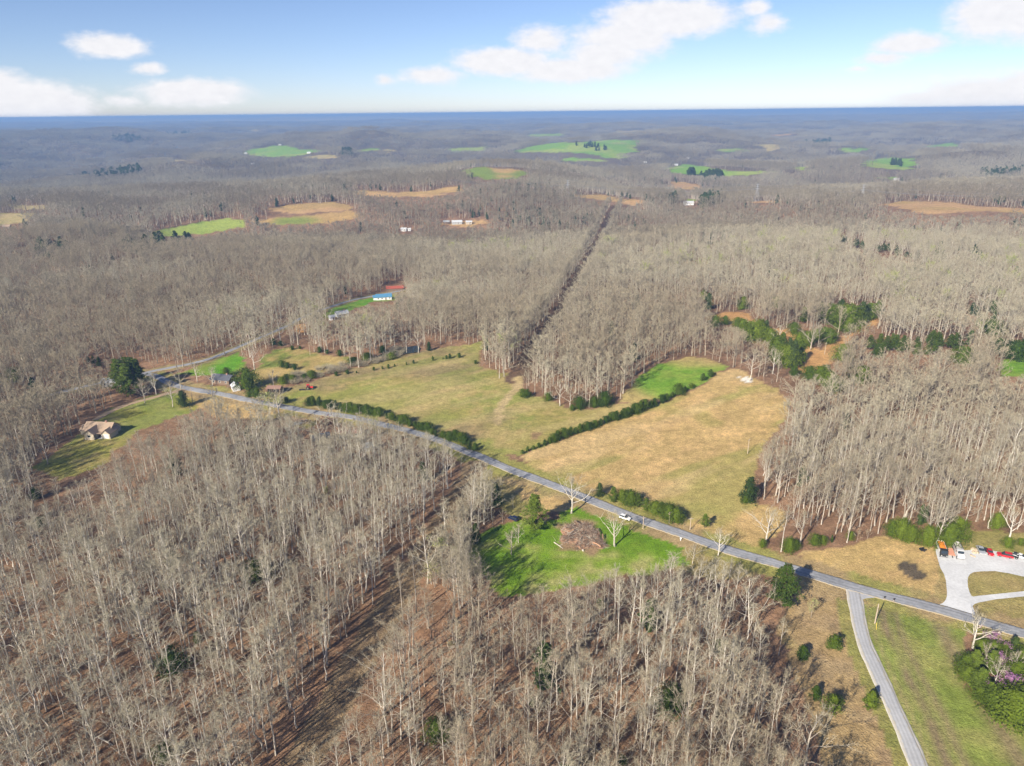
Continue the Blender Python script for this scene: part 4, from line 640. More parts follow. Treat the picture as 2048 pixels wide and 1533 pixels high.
# notable bare trees
for bx, by, ty, v_, lb in [(1143, 1027, 956, 0, 'big pale bare tree beside the road at the top of the brush pile'), (1230, 1093, 1030, 1, 'wide spreading white limbed bare tree in the yard near the white car'), (1023, 1110, 1066, 2, 'small bare tree in the middle of the green yard'), (1037, 1086, 1052, 2, 'little bare tree left of the brush pile'),
        (290, 806, 760, 2, 'bare lawn tree left of the lane above the tan roofed house'), (313, 790, 748, 0, 'bare tree on the dirt bank beside the lane'), (346, 814, 764, 2, 'dark ragged bare tree in the dry lawn'), (96, 929, 878, 0, 'bare tree at the shaded left end of the tan house lawn'), (560, 834, 782, 1, 'bare forked tree in front of the road gap'), (561, 683, 628, 0, 'large bare tree beside the orange bank on the branch road'),
        (509, 740, 690, 0, 'broad grey bare tree between the bright lawn and the pasture'), (547, 772, 742, 2, 'small bare tree behind the brown shed'), (395, 765, 728, 0, 'bare tree above the road left of the dark roofed house'), (425, 772, 738, 1, 'bare tree overhanging the drive of the dark roofed house'), (1385, 1128, 1092, 2, 'bare roadside tree below the white post'), (1436, 1112, 1062, 0, 'bare tree hanging over the road left of the dark pine'),
        (1530, 1085, 1020, 1, 'leaning bare tree at the lower corner of the dry field'), (1600, 1090, 1025, 0, 'bare spreading tree at the wood edge above the dark pine'), (1545, 748, 700, 0, 'bare tree at the top corner of the dry field'), (1500, 762, 700, 2, 'bare tree at the field top beside the pale scar'), (2020, 1080, 1020, 1, 'white fan shaped bare tree above the parked cars'), (1120, 812, 762, 0, 'pale bare tree at the wood corner above the hayfield'),
        (1140, 816, 770, 2, 'bare tree with green tinge at the wood corner'), (813, 707, 668, 2, 'bare tree on the near bank of the pond'), (837, 706, 664, 0, 'taller bare tree on the near bank of the pond'), (1557, 690, 652, 0, 'bare tree beside the orange clearing'), (1620, 700, 655, 1, 'wide bare tree among the clearing evergreens')]:
    plant_px('broad', bx, by, ty, lb, v=v_, tint=random.uniform(.3, 1))
for bx, by, ty, lb in [(348, 1345, 1300, 'bright green evergreen deep in the left foreground wood'), (396, 1285, 1265, 'small green holly in the left foreground wood'), (1339, 1420, 1375, 'dark green cedar in the middle of the foreground wood'), (873, 1476, 1440, 'green cedar near the bottom of the foreground wood'), (1065, 1412, 1395, 'little green shrub in the foreground wood'), (330, 1520, 1490, 'low green shrub at the bottom left'), (1200, 1215, 1198, 'bright little shrub at the wood edge below the yard'), (1435, 1300, 1280, 'green shrub in the wood left of the dry grass'), (516, 1160, 1120, 'grey green cedar in the upper left wood'), (72, 1000, 975, 'dark cedar by the left edge wood'), (80, 1055, 1035, 'dark small cedar in the left wood'), (345, 1130, 1105, 'slim cedar in the left wood'), (1245, 1530, 1512, 'yellow green shrub at the bottom centre')]:
    plant_px(random.choice(['cedar', 'bush']), bx, by, ty, lb, tint=random.uniform(0, .5))
plant_px('budding', 657, 1010, 976, 'yellow green budding tree in the left wood'); plant_px('budding', 868, 1170, 1130, 'pale budding tree beside the grassy strip', wide=1.2); plant_px('budding', 885, 1120, 1080, 'yellow green tree at the edge of the grassy strip', wide=1.2)

ORD = ['first', 'second', 'third', 'fourth', 'fifth', 'sixth', 'seventh', 'eighth', 'ninth', 'tenth', 'eleventh', 'twelfth', 'thirteenth', 'fourteenth', 'fifteenth', 'sixteenth', 'seventeenth', 'eighteenth', 'nineteenth', 'twentieth'] + ['twenty-'+q for q in ('first', 'second', 'third', 'fourth', 'fifth', 'sixth', 'seventh', 'eighth', 'ninth')] + ['thirtieth'] + ['thirty-'+q for q in ('first', 'second', 'third', 'fourth', 'fifth', 'sixth', 'seventh', 'eighth', 'ninth')] + ['fortieth'] + ['forty-'+q for q in ('first', 'second', 'third', 'fourth', 'fifth', 'sixth', 'seventh', 'eighth', 'ninth')] + ['fiftieth'] + ['fifty-'+q for q in ('first', 'second', 'third', 'fourth', 'fifth', 'sixth', 'seventh', 'eighth', 'ninth')]
def ordinal(group, text):           # number the plants of a row from left to right in the picture
    row = [o for o in COL.objects if o.get('group') == group]; row.sort(key=lambda o: float(project(o.location.x, o.location.y, o.location.z)[0]))
    for k, o in enumerate(row): o['label'] = text % ORD[k]
ordinal('cedars between the two hayfields', '%s cedar from the left in the line dividing the two hayfields')
ordinal('hedgerow evergreens along the road', '%s evergreen from the left in the dense hedgerow along the road')
ordinal('evergreens beside the road past the white car', '%s bright evergreen from the left in the row beyond the white car')
ordinal('evergreens along the right-hand wood edge', '%s evergreen from the left along the wood edge above the roadside grass')
ordinal('dotted cedar line at the top of the hayfield', '%s small cedar from the left in the dotted line atop the hayfield')
ordinal('evergreens at the wood corner', '%s low evergreen from the left along the wood corner by the hayfield')
ordinal('pine cluster at the road bend', '%s tall pine from the left in the cluster at the road bend')
ordinal('evergreens round the orange clearing', '%s dark evergreen from the left around the orange clearing')
ordinal('evergreen clump at the right edge', '%s bright evergreen from the left in the clump below the road')
ordinal('evergreen clump below the orange clearing', '%s evergreen from the left in the clump below the orange clearing')
ordinal('scattered evergreens near the right edge', '%s scattered dark evergreen from the left in the wood near the right edge')
ordinal('pasture shrubs', '%s dark shrub from the left in the pasture below the branch road')

# ------------------------------------------------------------------ the leafless woods
OPENTEST = [p for k_, p in OPEN if k_[-1] != '*'] + [pond]
main_px = np.stack(project(ml[:, 0], ml[:, 1], terr(ml[:, 0], ml[:, 1]))[:2], 1)
vis = [(2200, 1310), (2048, 1268), (1866, 1216), (1691, 1170), (1619, 1148), (1543, 1125), (1457, 1101), (1369, 1070), (1275, 1037), (1193, 1005), (1076, 960), (1017, 938), (945, 908)]
OPENTEST.append([(a, b-9) for a, b in vis]+[(a, b+12) for a, b in vis[::-1]])
vis = [(716, 837), (645, 827), (575, 815), (520, 805), (461, 792), (395, 781)]; OPENTEST.append([(a, b-5) for a, b in vis]+[(a, b+6) for a, b in vis[::-1]])
OPENTEST.append([(583, 643), (604, 632), (606, 640), (587, 650)]); vis = [(665, 613), (744, 593)]; OPENTEST.append([(a, b-3) for a, b in vis]+[(a, b+4) for a, b in vis[::-1]])
vis = [(309, 742), (352, 734), (391, 726)]; OPENTEST.append([(a, b-3) for a, b in vis]+[(a, b+3) for a, b in vis[::-1]])
cutp = [(570, 1580), (590, 1545), (640, 1470), (690, 1385), (735, 1310), (785, 1230), (825, 1165), (870, 1100), (930, 1000)]
HOUSES_PX = [(195, 850, 40, 22), (450, 758, 18, 8), (472, 775, 14, 9), (550, 778, 16, 10), (768, 594, 22, 11), (790, 577, 22, 7), (906, 446, 30, 6), (815, 461, 14, 5), (1378, 406, 16, 6), (1026, 1037, 14, 9), (903, 1290, 8, 5)]
OPENTEST.append([(1528, 1122), (1602, 1122), (1602, 1222), (1535, 1222)])
OPENTEST += [[(a-w_, b-h_), (a+w_, b-h_), (a+w_, b+h_), (a-w_, b+h_)] for a, b, w_, h_ in HOUSES_PX]
CUT_NEAR_PX = [(a-6, b) for a, b in cutp]+[(a+8, b) for a, b in cutp[::-1]]; CUT_FAR_PX = [(a-9*(b/760)**1.5, b) for a, b in CUT_FAR]+[(a+4*(b/760)**1.5, b) for a, b in CUT_FAR[::-1]]
def scatter(d0, d1, spacing, hmean, seed, wild=1):
    g = np.random.default_rng(seed); ny = int((d1-d0)/spacing); out = []
    ys = d0+spacing*np.arange(ny); ymax = .82*d1+90; xs = np.arange(-ymax, ymax, spacing); X, Y = np.meshgrid(xs, ys)
    x = (X+g.uniform(-.5, .5, X.shape)*spacing).ravel(); y = (Y+g.uniform(-.5, .5, X.shape)*spacing).ravel()
    k = (np.abs(x) < .82*y+90); x, y = x[k], y[k]; z = terr(x, y); n = len(x)
    h = hmean*g.uniform(.66, 1.26, n)*(.8+.4*fbm(x, y, 60, 2, 31)); keep = np.ones(n, bool)
    jit = g.normal(size=(2, n))*np.where(g.random(n) < .15, 3.5, 1)*np.clip(300/np.maximum(y, 100), .6, 3)*wild
    for fr in (0, .3, .62, .95):
        px, py, w = project(x, y, z+h*fr); ex, ey = edge_jit(x, y, w)
        for poly in OPENTEST: keep &= ~inpoly(px+jit[0]+ex, py+jit[1]*.7+ey, poly)
    for fr in (.3, .6, .9):
        px, py, _ = project(x, y, z+h*fr)
        for x0, x1, y0, y1 in BOXES: keep &= ~((px > x0) & (px < x1) & (py > y0) & (py < y1) & (g.random(n) < .9))
    for nm, (ln, wd) in LINES.items(): keep &= dist_line(x, y, ln) > wd/2+{'main': 3.5, 'side': 3.5, 'branch': 1.2, 'lane': 1.5}[nm]
    keep &= dist_line(x, y, CUTL) > 5.6; keep &= dist_line(x, y, CUTF) > 8
    for fr in (.45, .65, .85):
        px, py, w = project(x, y, z+h*fr); keep &= ~(inpoly(px, py, CUT_NEAR_PX) & (g.random(n) < .93)); keep &= ~(inpoly(px, py, CUT_FAR_PX) & (g.random(n) < .8))
    keep &= ~((fbm(x, y, 26, 3, 61) < .36) & (g.random(n) < .4))
    for a, b_, r_ in PLANTS:
        near = (np.abs(x-a) < r_) & (np.abs(y-b_) < r_); keep &= ~near
    return x[keep], y[keep], z[keep], h[keep]
protos = bpy.data.collections.new('wood_tree_kinds')        # only instanced, never placed by itself
IDX = {}
def add_proto(lod, me, h): k = sum(len(v) for v in IDX.values()); o = bpy.data.objects.new('wood_tree_%03d' % k, me); protos.objects.link(o); IDX.setdefault(lod, []).append((k, h))
for k, (tr, br, V, Fc) in enumerate(NEARH): add_proto('near', np_mesh('wood_tree', [(tr.v, tr.f, 0), (br.v, br.f, 2), (V, Fc, 1)], ['bark', 'twigs', 'limb']), BASEH['hardwood'][k])
for k in range(7):
    H = [20, 22, 18, 21, 19, 23, 17][k]; tr, br, V, Fc = bare_tree(700+k, H, .26, start=[.3, .36, .25, .4, .28, .34, .2][k], spread=[1.2, 1.1, 1.4, 1.05, 1.3, 1.2, 1.4][k], n1=8, n2=3, tw=460, twl=1.3, tww=.10, sides=4, fuzz=.95, rise=.2)
    add_proto('mid', np_mesh('wood_tree', [(tr.v, tr.f, 0), (br.v, br.f, 0), (V, Fc, 1)], ['mid_bark', 'buds' if k == 6 else 'twigs']), H)
def small_tree(seed, H): 
    tr, br, V, Fc = bare_tree(seed, H, .3, start=.35, spread=1.15, n1=7, n2=0, tw=130, twl=1.8, tww=.28, sides=3, fuzz=1.2, rise=.1); return [(tr.v, tr.f, 0), (V, Fc, 1)]
for k in range(6): add_proto('far', np_mesh('wood_tree', small_tree(800+k, 20), ['mid_bark', 'shaded_far_twigs']), 20)
for k in range(5):
    g = np.random.default_rng(900+k); parts = []
    for q in range(16):
        for v, f_, mi in small_tree(int(g.integers(0, 99999)), 20*g.uniform(.75, 1.2)): v = np.array(v)*np.array([1.25, 1.25, 1]); parts.append((v+np.array([(q % 4)*13-20+g.uniform(-4, 4), (q//4)*13-20+g.uniform(-4, 4), 0]), f_, mi))
    add_proto('clump', np_mesh('wood_tree', parts, ['shaded_far_twigs', 'shaded_far_twigs']), 20)
for k in range(3): tr, br, V, Fc = bare_tree(330+k, 8, .07, start=.2, spread=1.0, n1=7, n2=2, tw=200, twl=.9, tww=.05); add_proto('under', np_mesh('wood_tree', [(tr.v, tr.f, 0), (br.v, br.f, 0), (V, Fc, 1)], ['limb', 'twigs']), 8)
for k in range(3): tr, pp = cedar(440+k, 10, 2.4, 500, .9, .4); add_proto('evergreen', np_mesh('wood_tree', pp, ['dark_leaf']), 10)
bands = [('near', 60, 300, 4.8, 18.5), ('mid', 300, 850, 5.9, 17.5), ('far', 850, 2200, 7.0, 17.5), ('clump', 2200, 11000, 46, 19)]
NPTS = []
for bi, (lod, d0, d1, sp, hm) in enumerate(bands):
    x, y, z, h = scatter(d0, d1, sp, hm, 50+bi); n = len(x); g = np.random.default_rng(70+bi)
    ids = np.array([q[0] for q in IDX[lod]]); hs = np.array([q[1] for q in IDX[lod]]); pick = g.integers(0, len(ids), n)
    patch = sstep(.35, .65, fbm(x, y, 160, 3, 81)); tint = np.clip(patch*.75+g.normal(size=n)*.22+.1, 0, 1)
    if lod == 'mid': pick = np.where((pick == 6) & ((patch < .85) | (g.random(n) < .7)), g.integers(0, 6, n), pick)
    vid = ids[pick]; s = h/hs[pick]; wd = s*g.uniform(.85, 1.2, n)
    if lod in ('near', 'mid', 'far'):
        ev = g.random(n) < (.006 if lod != 'far' else .012)*(1+6*sstep(.6, .75, fbm(x, y, 220, 2, 99))); vid = np.where(ev, np.array([q[0] for q in IDX['evergreen']])[g.integers(0, 3, n)], vid); s = np.where(ev, s*1.2, s); wd = np.where(ev, s, wd)
    NPTS.append(np.column_stack([x, y, z, vid, wd, s, g.uniform(0, 6.28, n), tint, h, np.full(n, bi)]))
    if lod == 'mid':                                    # brush and saplings under and along the nearer woods
        x, y, z, h = scatter(d0, 640, 7.5, 4.5, 91); n = len(x); u_ = np.array([q[0] for q in IDX['under']])[g.integers(0, 3, n)]
        NPTS.append(np.column_stack([x, y, z, u_, h/8*1.3, h/8, g.uniform(0, 6.28, n), g.uniform(0, .7, n), h, np.full(n, 9)]))
        bx, by = np.array([(P(random.uniform(860, 1010), random.uniform(965, 1185))[:2]) for _ in range(420)]).T; bz = terr(bx, by); px, py, _ = project(bx, by, bz)
        ok = inpoly(px, py, [(850, 1190), (880, 1100), (915, 1040), (945, 980), (985, 965), (1000, 1000), (985, 1040), (945, 1075), (940, 1130), (975, 1180)]) & (dist_line(bx, by, CUTL) > 5); bx, by, bz = bx[ok], by[ok], bz[ok]; n = len(bx); h = g.uniform(5, 12, n)
        NPTS.append(np.column_stack([bx, by, bz, np.array([q[0] for q in IDX['under']])[g.integers(0, 3, n)], h/8, h/8, g.uniform(0, 6.28, n), g.uniform(.2, .9, n), h, np.full(n, 9)]))
    if lod == 'near':                                   # undergrowth of saplings
        x, y, z, h = scatter(d0, d1, 9, 5.5, 90); n = len(x); u_ = np.array([q[0] for q in IDX['under']])[g.integers(0, 3, n)]
        NPTS.append(np.column_stack([x, y, z, u_, h/8, h/8, g.uniform(0, 6.28, n), g.uniform(0, .6, n), h, np.full(n, 9)]))
g = np.random.default_rng(77); cd = np.gradient(CUTF, axis=0); cd /= np.linalg.norm(cd, axis=1)[:, None]; rows = []
for sd, off in ((1, 11.5), (-1, 8.6)):
    q = CUTF[::1]+np.stack([-cd[:, 1], cd[:, 0]], 1)*(sd*off)+g.normal(size=CUTF.shape)*.8; n = len(q); far_ = np.hypot(q[:, 0], q[:, 1]) > 850
    hh = g.uniform(15, 21, n); ids = np.where(far_, np.array([i[0] for i in IDX['far']])[g.integers(0, 6, n)], np.array([i[0] for i in IDX['mid']])[g.integers(0, 6, n)])
    rows.append(np.column_stack([q[:, 0], q[:, 1], terr(q[:, 0], q[:, 1]), ids, hh/20*1.15, hh/20, g.uniform(0, 6, n), g.uniform(0, .8, n), hh, np.full(n, 7)]))
NPTS += rows
PT = np.concatenate(NPTS)
# far evergreen stands
def stand(poly, n, hm):
    xs = [p[0] for p in poly]; ys = [p[1] for p in poly]; c = 0; rows = []
    while c < n:
        qx, qy = random.uniform(min(xs), max(xs)), random.uniform(min(ys), max(ys))
        if not inpoly(np.array([qx]), np.array([qy]), poly)[0]: continue
        p = P(qx, qy); h = hm*random.uniform(.7, 1.3); rows.append((p.x, p.y, p.z, random.choice(IDX['evergreen'])[0], h/10*1.3, h/10, random.uniform(0, 6), .5, h, 8)); c += 1
    return rows
EV = []
for poly, n, hm in [([(1399, 418), (1402, 408), (1430, 398), (1454, 396), (1450, 404), (1420, 414)], 70, 15), ([(145, 362), (200, 352), (280, 342), (285, 350), (215, 364)], 110, 20), ([(225, 280), (260, 275), (300, 282), (250, 286)], 40, 22), ([(330, 272), (380, 268), (370, 276)], 30, 24), ([(1610, 290), (1660, 284), (1665, 292), (1630, 296)], 60, 22), ([(1400, 358), (1445, 350), (1440, 360), (1410, 366)], 60, 18), ([(1960, 350), (2048, 342), (2048, 352), (1980, 362)], 50, 18), ([(680, 310), (700, 305), (705, 312)], 24, 20), ([(230, 500), (300, 490), (390, 486), (380, 500), (260, 510)], 26, 14), ([(60, 508), (140, 500), (140, 512), (70, 516)], 16, 14), ([(1150, 292), (1180, 288), (1220, 300), (1200, 304)], 18, 14), ([(1370, 352), (1385, 346), (1390, 352)], 12, 16), ([(1780, 330), (1800, 328), (1802, 334)], 14, 16), ([(1340, 408), (1350, 402), (1352, 410)], 6, 16)]: EV += stand(poly, n, hm)
EV = np.array(EV)
# the 250 trees that show largest stand as single trees, the rest is one wood
px, py, w = project(PT[:, 0], PT[:, 1], PT[:, 2]); tx, ty_, _ = project(PT[:, 0], PT[:, 1], PT[:, 2]+PT[:, 8])
seen = np.clip(np.minimum(py, FH)-np.maximum(ty_, 0), 0, None)*((tx > 5) & (tx < FW-5) & (px > -40) & (px < FW+40))*(PT[:, 9] == 0)*np.isin(PT[:, 3], [q[0] for q in IDX['near']])
order = np.argsort(-seen)[:250]; single = np.zeros(len(PT), bool); single[order] = True
for i in order:
    x, y, z, vid, wd, s, rz, tint, h, _ = PT[i]; left = px[i] < np.interp(py[i], [930, 1090, 1220, 1370, 1533, 1700], [950, 860, 780, 690, 600, 500])
    look = ['slender pale', 'slim straight', 'tall wide', 'short spreading', 'narrow crowned', 'very tall', 'low branching', 'tall slender', 'small low', 'broad crowned', 'leaning thin', 'thin straight', 'thick trunked', 'crooked'][int(vid)-IDX['near'][0][0]]; row = 'near the bottom edge' if py[i] > 1480 else ('low down' if py[i] > 1360 else 'higher up'); side = ['far left', 'left of centre', 'right of centre', 'far right'][int(np.clip(px[i]/512, 0, 3))]
    lb, gp = (('tall leafless hardwood in the brown wood left of the grassy strip', 'foreground trees left of the grassy strip') if left else ('tall leafless hardwood in the brown wood right of the grassy strip', 'foreground trees right of the grassy strip'))
    v = int(vid)-IDX['near'][0][0]; o = thing('bare_tree', (x, y, z), rz, lb, 'tree', gp); o.scale = (wd, wd, s)
    for nm, me in zip(('trunk', 'crown'), PROTO['hardwood'][v]): c = link(nm, me, o); c['tint'] = float(tint)
    o['label'] = '%s bare tree, %s, %s, in wood %s of strip' % (look, row, side, 'left' if left else 'right')
def instance_wood(name, A, label):
    me = bpy.data.meshes.new(name); me.vertices.add(len(A)); me.vertices.foreach_set('co', A[:, :3].ravel())
    for nm, ty, key, val in (('kind_index', 'INT', 'value', A[:, 3].astype(np.int32)), ('tint', 'FLOAT', 'value', A[:, 7]), ('turn', 'FLOAT_VECTOR', 'vector', np.column_stack([A[:, 6]*0, A[:, 6]*0, A[:, 6]]).ravel()), ('size', 'FLOAT_VECTOR', 'vector', A[:, [4, 4, 5]].ravel())):
        at = me.attributes.new(nm, ty, 'POINT'); at.data.foreach_set(key, np.ascontiguousarray(val))
    o = link(name, me); o['kind'] = 'stuff'; o['label'] = label; o['category'] = 'trees'
    ng = bpy.data.node_groups.new(name, 'GeometryNodeTree'); ng.interface.new_socket('Geometry', in_out='INPUT', socket_type='NodeSocketGeometry'); ng.interface.new_socket('Geometry', in_out='OUTPUT', socket_type='NodeSocketGeometry')
    N = ng.nodes; gi = N.new('NodeGroupInput'); go = N.new('NodeGroupOutput'); ci = N.new('GeometryNodeCollectionInfo'); ci.inputs['Collection'].default_value = protos; ci.inputs['Separate Children'].default_value = True; ci.inputs['Reset Children'].default_value = True
    ip = N.new('GeometryNodeInstanceOnPoints'); ip.inputs['Pick Instance'].default_value = True; L = ng.links; L.new(gi.outputs[0], ip.inputs['Points']); L.new(ci.outputs[0], ip.inputs['Instance'])
    for nm, dt, sk in (('kind_index', 'INT', 'Instance Index'), ('turn', 'FLOAT_VECTOR', 'Rotation'), ('size', 'FLOAT_VECTOR', 'Scale')):
        a = N.new('GeometryNodeInputNamedAttribute'); a.data_type = dt; a.inputs['Name'].default_value = nm; L.new(a.outputs['Attribute'], ip.inputs[sk])
    L.new(ip.outputs[0], go.inputs[0]); md = o.modifiers.new('wood', 'NODES'); md.node_group = ng
instance_wood('bare_woodland', PT[~single], 'leafless grey brown woodland covering the hills')
instance_wood('far_evergreens', EV, 'dark evergreen stands scattered through the far woods')

# ------------------------------------------------------------------ vehicles
def wheel(parent, x, y, r=.33, w=.22):
    o = MB().cyl((x, y-w/2, r), (x, y+w/2, r), r, 14).obj('wheel', 'rubber', parent, smooth=False); MB().cyl((x, y-w/2-.01, r), (x, y+w/2+.01, r), r*.58, 10).obj('rim', 'chrome', o); return o
def car(a, b, label, paint, group=None, style='sedan', scale=.95, at=None):
    """a: pixel of the middle, b: pixel the nose points towards"""
    p = P(*a); o = thing('car', p+Vector((0, 0, .06)) if at is None else at, heading(a, b), label, 'car', group, scale)
    lo = [(-2.25, .35), (-2.28, .75), (-2.1, .92), (-1.3, .97), (1.0, .95), (2.0, .80), (2.27, .62), (2.25, .32)]
    MB().prof(lo, -.9, .9, .05).obj('body', paint, o)
    if style == 'sedan': gl, rf = [(-1.65, .96), (-1.05, 1.38), (.25, 1.40), (1.05, .95)], (-1.0, .22, 1.38)
    elif style == 'suv': gl, rf = [(-2.1, .95), (-1.85, 1.62), (.2, 1.64), (1.0, .95)], (-1.85, .2, 1.62)
    else: gl, rf = [(-.25, .96), (-.1, 1.55), (.75, 1.56), (1.25, .95)], (-.12, .75, 1.54)
    MB().prof(gl, -.80, .80, .08).obj('windows', 'glass', o); MB().box(rf[0], rf[1], -.70, .70, rf[2]-.02, rf[2]+.05, .06).obj('roof', paint, o)
    if style == 'pickup':
        for y in (-.86, .80): MB().box(-2.2, -.3, y, y+.06, .95, 1.12).obj('bed_side', paint, o)
        MB().box(-2.26, -2.2, -.86, .86, .7, 1.12).obj('tailgate', paint, o); MB().box(-2.18, -.32, -.78, .78, .96, .985).obj('bed_floor', 'black_steel', o)
    for x in (-1.4, 1.4):
        for y in (-.82, .82): wheel(o, x, y)
    for y in (-.65, .65): MB().box(2.2, 2.29, y-.16, y+.16, .6, .72).obj('headlight', 'lamp_glass', o); MB().box(-2.3, -2.24, y-.14, y+.14, .7, .84).obj('tail_light', 'tail_red', o)
    return o
def dump_truck(a, b, label, cabm, bedm, load, L=7.0, hood=2.25):
    p = P(*a); o = thing('dump_truck', p+Vector((0, 0, .06)), heading(a, b), label, 'truck', 'trucks parked on the gravel')
    MB().box(-L/2, L/2-.2, -.45, .45, .65, .95).obj('chassis', 'black_steel', o); c0 = L/2-hood-.05
    MB().prof([(c0-.9, .9), (c0-.9, 2.65), (c0+.35, 2.7), (c0+.75, 1.75), (c0+hood-.15, 1.65), (c0+hood, 1.4), (c0+hood, .75), (c0-.2, .7)], -1.08, 1.08, .04).obj('cab', cabm, o)
    MB().prof([(c0+.38, 2.62), (c0+.42, 2.66), (c0+.80, 1.8), (c0+.76, 1.77)], -.95, .95).obj('windshield', 'glass', o)
    for y in (-1.1, 1.07): MB().box(c0-.6, c0+.3, y, y+.03, 1.8, 2.45).obj('side_window', 'glass', o)
    bx0, bx1 = -L/2, c0-1.05
    bed = MB().box(bx0, bx1, -1.2, 1.2, 1.0, 1.15).obj('bed', bedm, o)
    for y in (-1.2, 1.1): MB().box(bx0, bx1, y, y+.1, 1.15, 2.35).obj('bed_side', bedm, bed); MB().box(bx0-.04, bx1+.04, y-.03, y+.13, 2.35, 2.47).obj('bed_rail', 'black_steel', bed)
    MB().box(bx0, bx0+.1, -1.1, 1.1, 1.15, 2.35).obj('tailgate', bedm, bed); MB().box(bx1-.1, bx1, -1.1, 1.1, 1.15, 2.6).obj('bed_front', 'black_steel', bed); MB().box(bx1-.1, bx1+.7, -1.1, 1.1, 2.6, 2.68).obj('cab_guard', 'black_steel' if load else bedm, bed)
    g = np.random.default_rng(3); m = MB(); nx, ny = 9, 6
    V = [(bx0+.12+(bx1-bx0-.24)*i/(nx-1), -1.08+2.16*j/(ny-1), (2.05 if load else 1.2)+.28*math.sin(math.pi*i/(nx-1))*math.sin(math.pi*j/(ny-1))*(1 if load else 0)+float(g.uniform(-.03, .03))) for i in range(nx) for j in range(ny)]
    m.add(V, [(i*ny+j, (i+1)*ny+j, (i+1)*ny+j+1, i*ny+j+1) for i in range(nx-1) for j in range(ny-1)]); m.obj('load' if load else 'bed_liner', load or 'bed_gray', o)
    MB().cyl((c0-.98, .85, 1), (c0-.98, .85, 3.1), .08, 8).obj('exhaust_stack', 'chrome', o)
    for x in (bx0+.7, bx0+1.9, L/2-.8):
        for y in (-1.0, 1.0): wheel(o, x, y, .5, .34)
    for y in (-.8, .8): MB().box(c0+hood-.03, c0+hood+.04, y-.16, y+.16, .95, 1.15).obj('headlight', 'lamp_glass', o)
    MB().box(c0+hood-.05, c0+hood+.11, -1.1, 1.1, .5, .78).obj('bumper', 'chrome', o); return o
car((1250, 1039), (1275, 1047), 'white car driving on the road past the brush pile', 'car_white', style='suv', at=P(1250, 1039)+Vector((0, 0, .2)))
car((1027, 1040), (1012, 1034), 'dark navy car parked under trees beside the big pine', 'car_navy', style='suv')
dump_truck((1882.5, 1105), (1887.5, 1118), 'black and white dump truck heaped with an orange load', 'black_steel', 'white_paint', 'orange_load', 8.0, 1.0)
dump_truck((1915.5, 1108), (1922, 1123), 'white dump truck with an empty grey bed', 'car_white', 'bed_gray', None, 8.4, 2.0)
p = P(1900.5, 1108); o = thing('flatbed_trailer', p+Vector((0, 0, .06)), heading((1896, 1098), (1905, 1120)), 'salmon coloured flatbed trailer between the two dump trucks', 'trailer')
MB().box(-2.6, 2.2, -1.05, 1.05, .62, .78).obj('deck', 'salmon_steel', o)
for k in range(11): MB().box(-2.55+k*.43, -2.55+k*.43+.36, -1.0, 1.0, .785, .82).obj('plank', 'salmon_steel', o)
MB().prof([(2.15, .55), (2.15, .7), (3.5, .62), (3.5, .52)], -.12, .12).obj('tongue', 'black_steel', o)
for x in (-1.2, -.4):
    for y in (-1.12, 1.12): wheel(o, x, y, .36, .22)
car((1979, 1107.5), (1982, 1113), 'bright red car parked nose out on the gravel', 'car_red', style='sedan'); car((2009, 1114), (1994, 1111), 'bigger red car parked sideways at the gravel edge', 'car_red', style='suv', scale=1.05)
car((1961, 1104), (1965, 1112), 'silver car parked beside the pile of pale rocks', 'car_silver', style='sedan', scale=1.1); car((1968, 1101.5), (1973, 1104), 'small black vehicle behind the silver car', 'car_black', style='pickup', scale=.75)
car((2042, 1116), (2050, 1119), 'white car at the right end of the parked row', 'car_white', style='sedan', scale=.9)
def machine(a, b, label):
    o = thing('loader', P(*a)+Vector((0, 0, .06)), heading(a, b), label, 'loader'); MB().box(-1.2, .9, -.6, .6, .45, 1.15, .08).obj('body', 'black_steel', o); MB().box(-.6, .4, -.5, .5, 1.15, 2.0, .1).obj('cab', 'glass', o); MB().box(-.62, .42, -.55, .55, 2.0, 2.08).obj('roof', 'black_steel', o)
    for y in (-.68, .68): MB().tube([(-.9, y, 1.3), (.6, y, 1.35), (1.5, y, .6)], [.08, .08, .06], 6).obj('lift_arm', 'galv', o)
    MB().prof([(1.4, .15), (1.4, .85), (1.5, .85), (1.55, .25), (2.1, .2), (2.1, .12)], -.85, .85).obj('bucket', 'galv', o)
    for x in (-.75, .5):
        for y in (-.72, .72): wheel(o, x, y, .4, .26)
machine((2028, 1116), (2022, 1114), 'black skid loader parked next to the bigger red car')
o = thing('utility_trailer', P(1845, 1102), .2, 'small black trailer alone on the grass left of the trucks', 'trailer'); MB().box(-1, 1, -.65, .65, .4, .5).obj('deck', 'black_steel', o)
for y in (-.68, .63): MB().box(-1, 1, y, y+.05, .5, .95).obj('side', 'black_steel', o); wheel(o, 0, y*1.18, .32, .2)
MB().tube([(1, 0, .45), (1.9, 0, .42)], [.05, .05], 5).obj('tongue', 'black_steel', o)
def rock(loc, s, label, group, m_='stone_tan'):
    g = np.random.default_rng(int(abs(loc[0]*97+loc[1]*13))); V = []; k = 8
    for ph, zz in ((.25, 0), (1, .25), (.95, .6), (.45, .95)):
        for j in range(k): a = 6.283*j/k; r_ = ph*s*g.uniform(.75, 1.2); V.append((r_*math.cos(a), r_*math.sin(a), zz*s*.9*g.uniform(.85, 1.1)-.1))
    f = [(i*k+j, i*k+(j+1) % k, (i+1)*k+(j+1) % k, (i+1)*k+j) for i in range(3) for j in range(k)]+[tuple(3*k+j for j in range(k))]; o = link('boulder', MB().add(V, f).mesh('boulder', m_), None, loc); return tag(o, label, 'boulder', group)
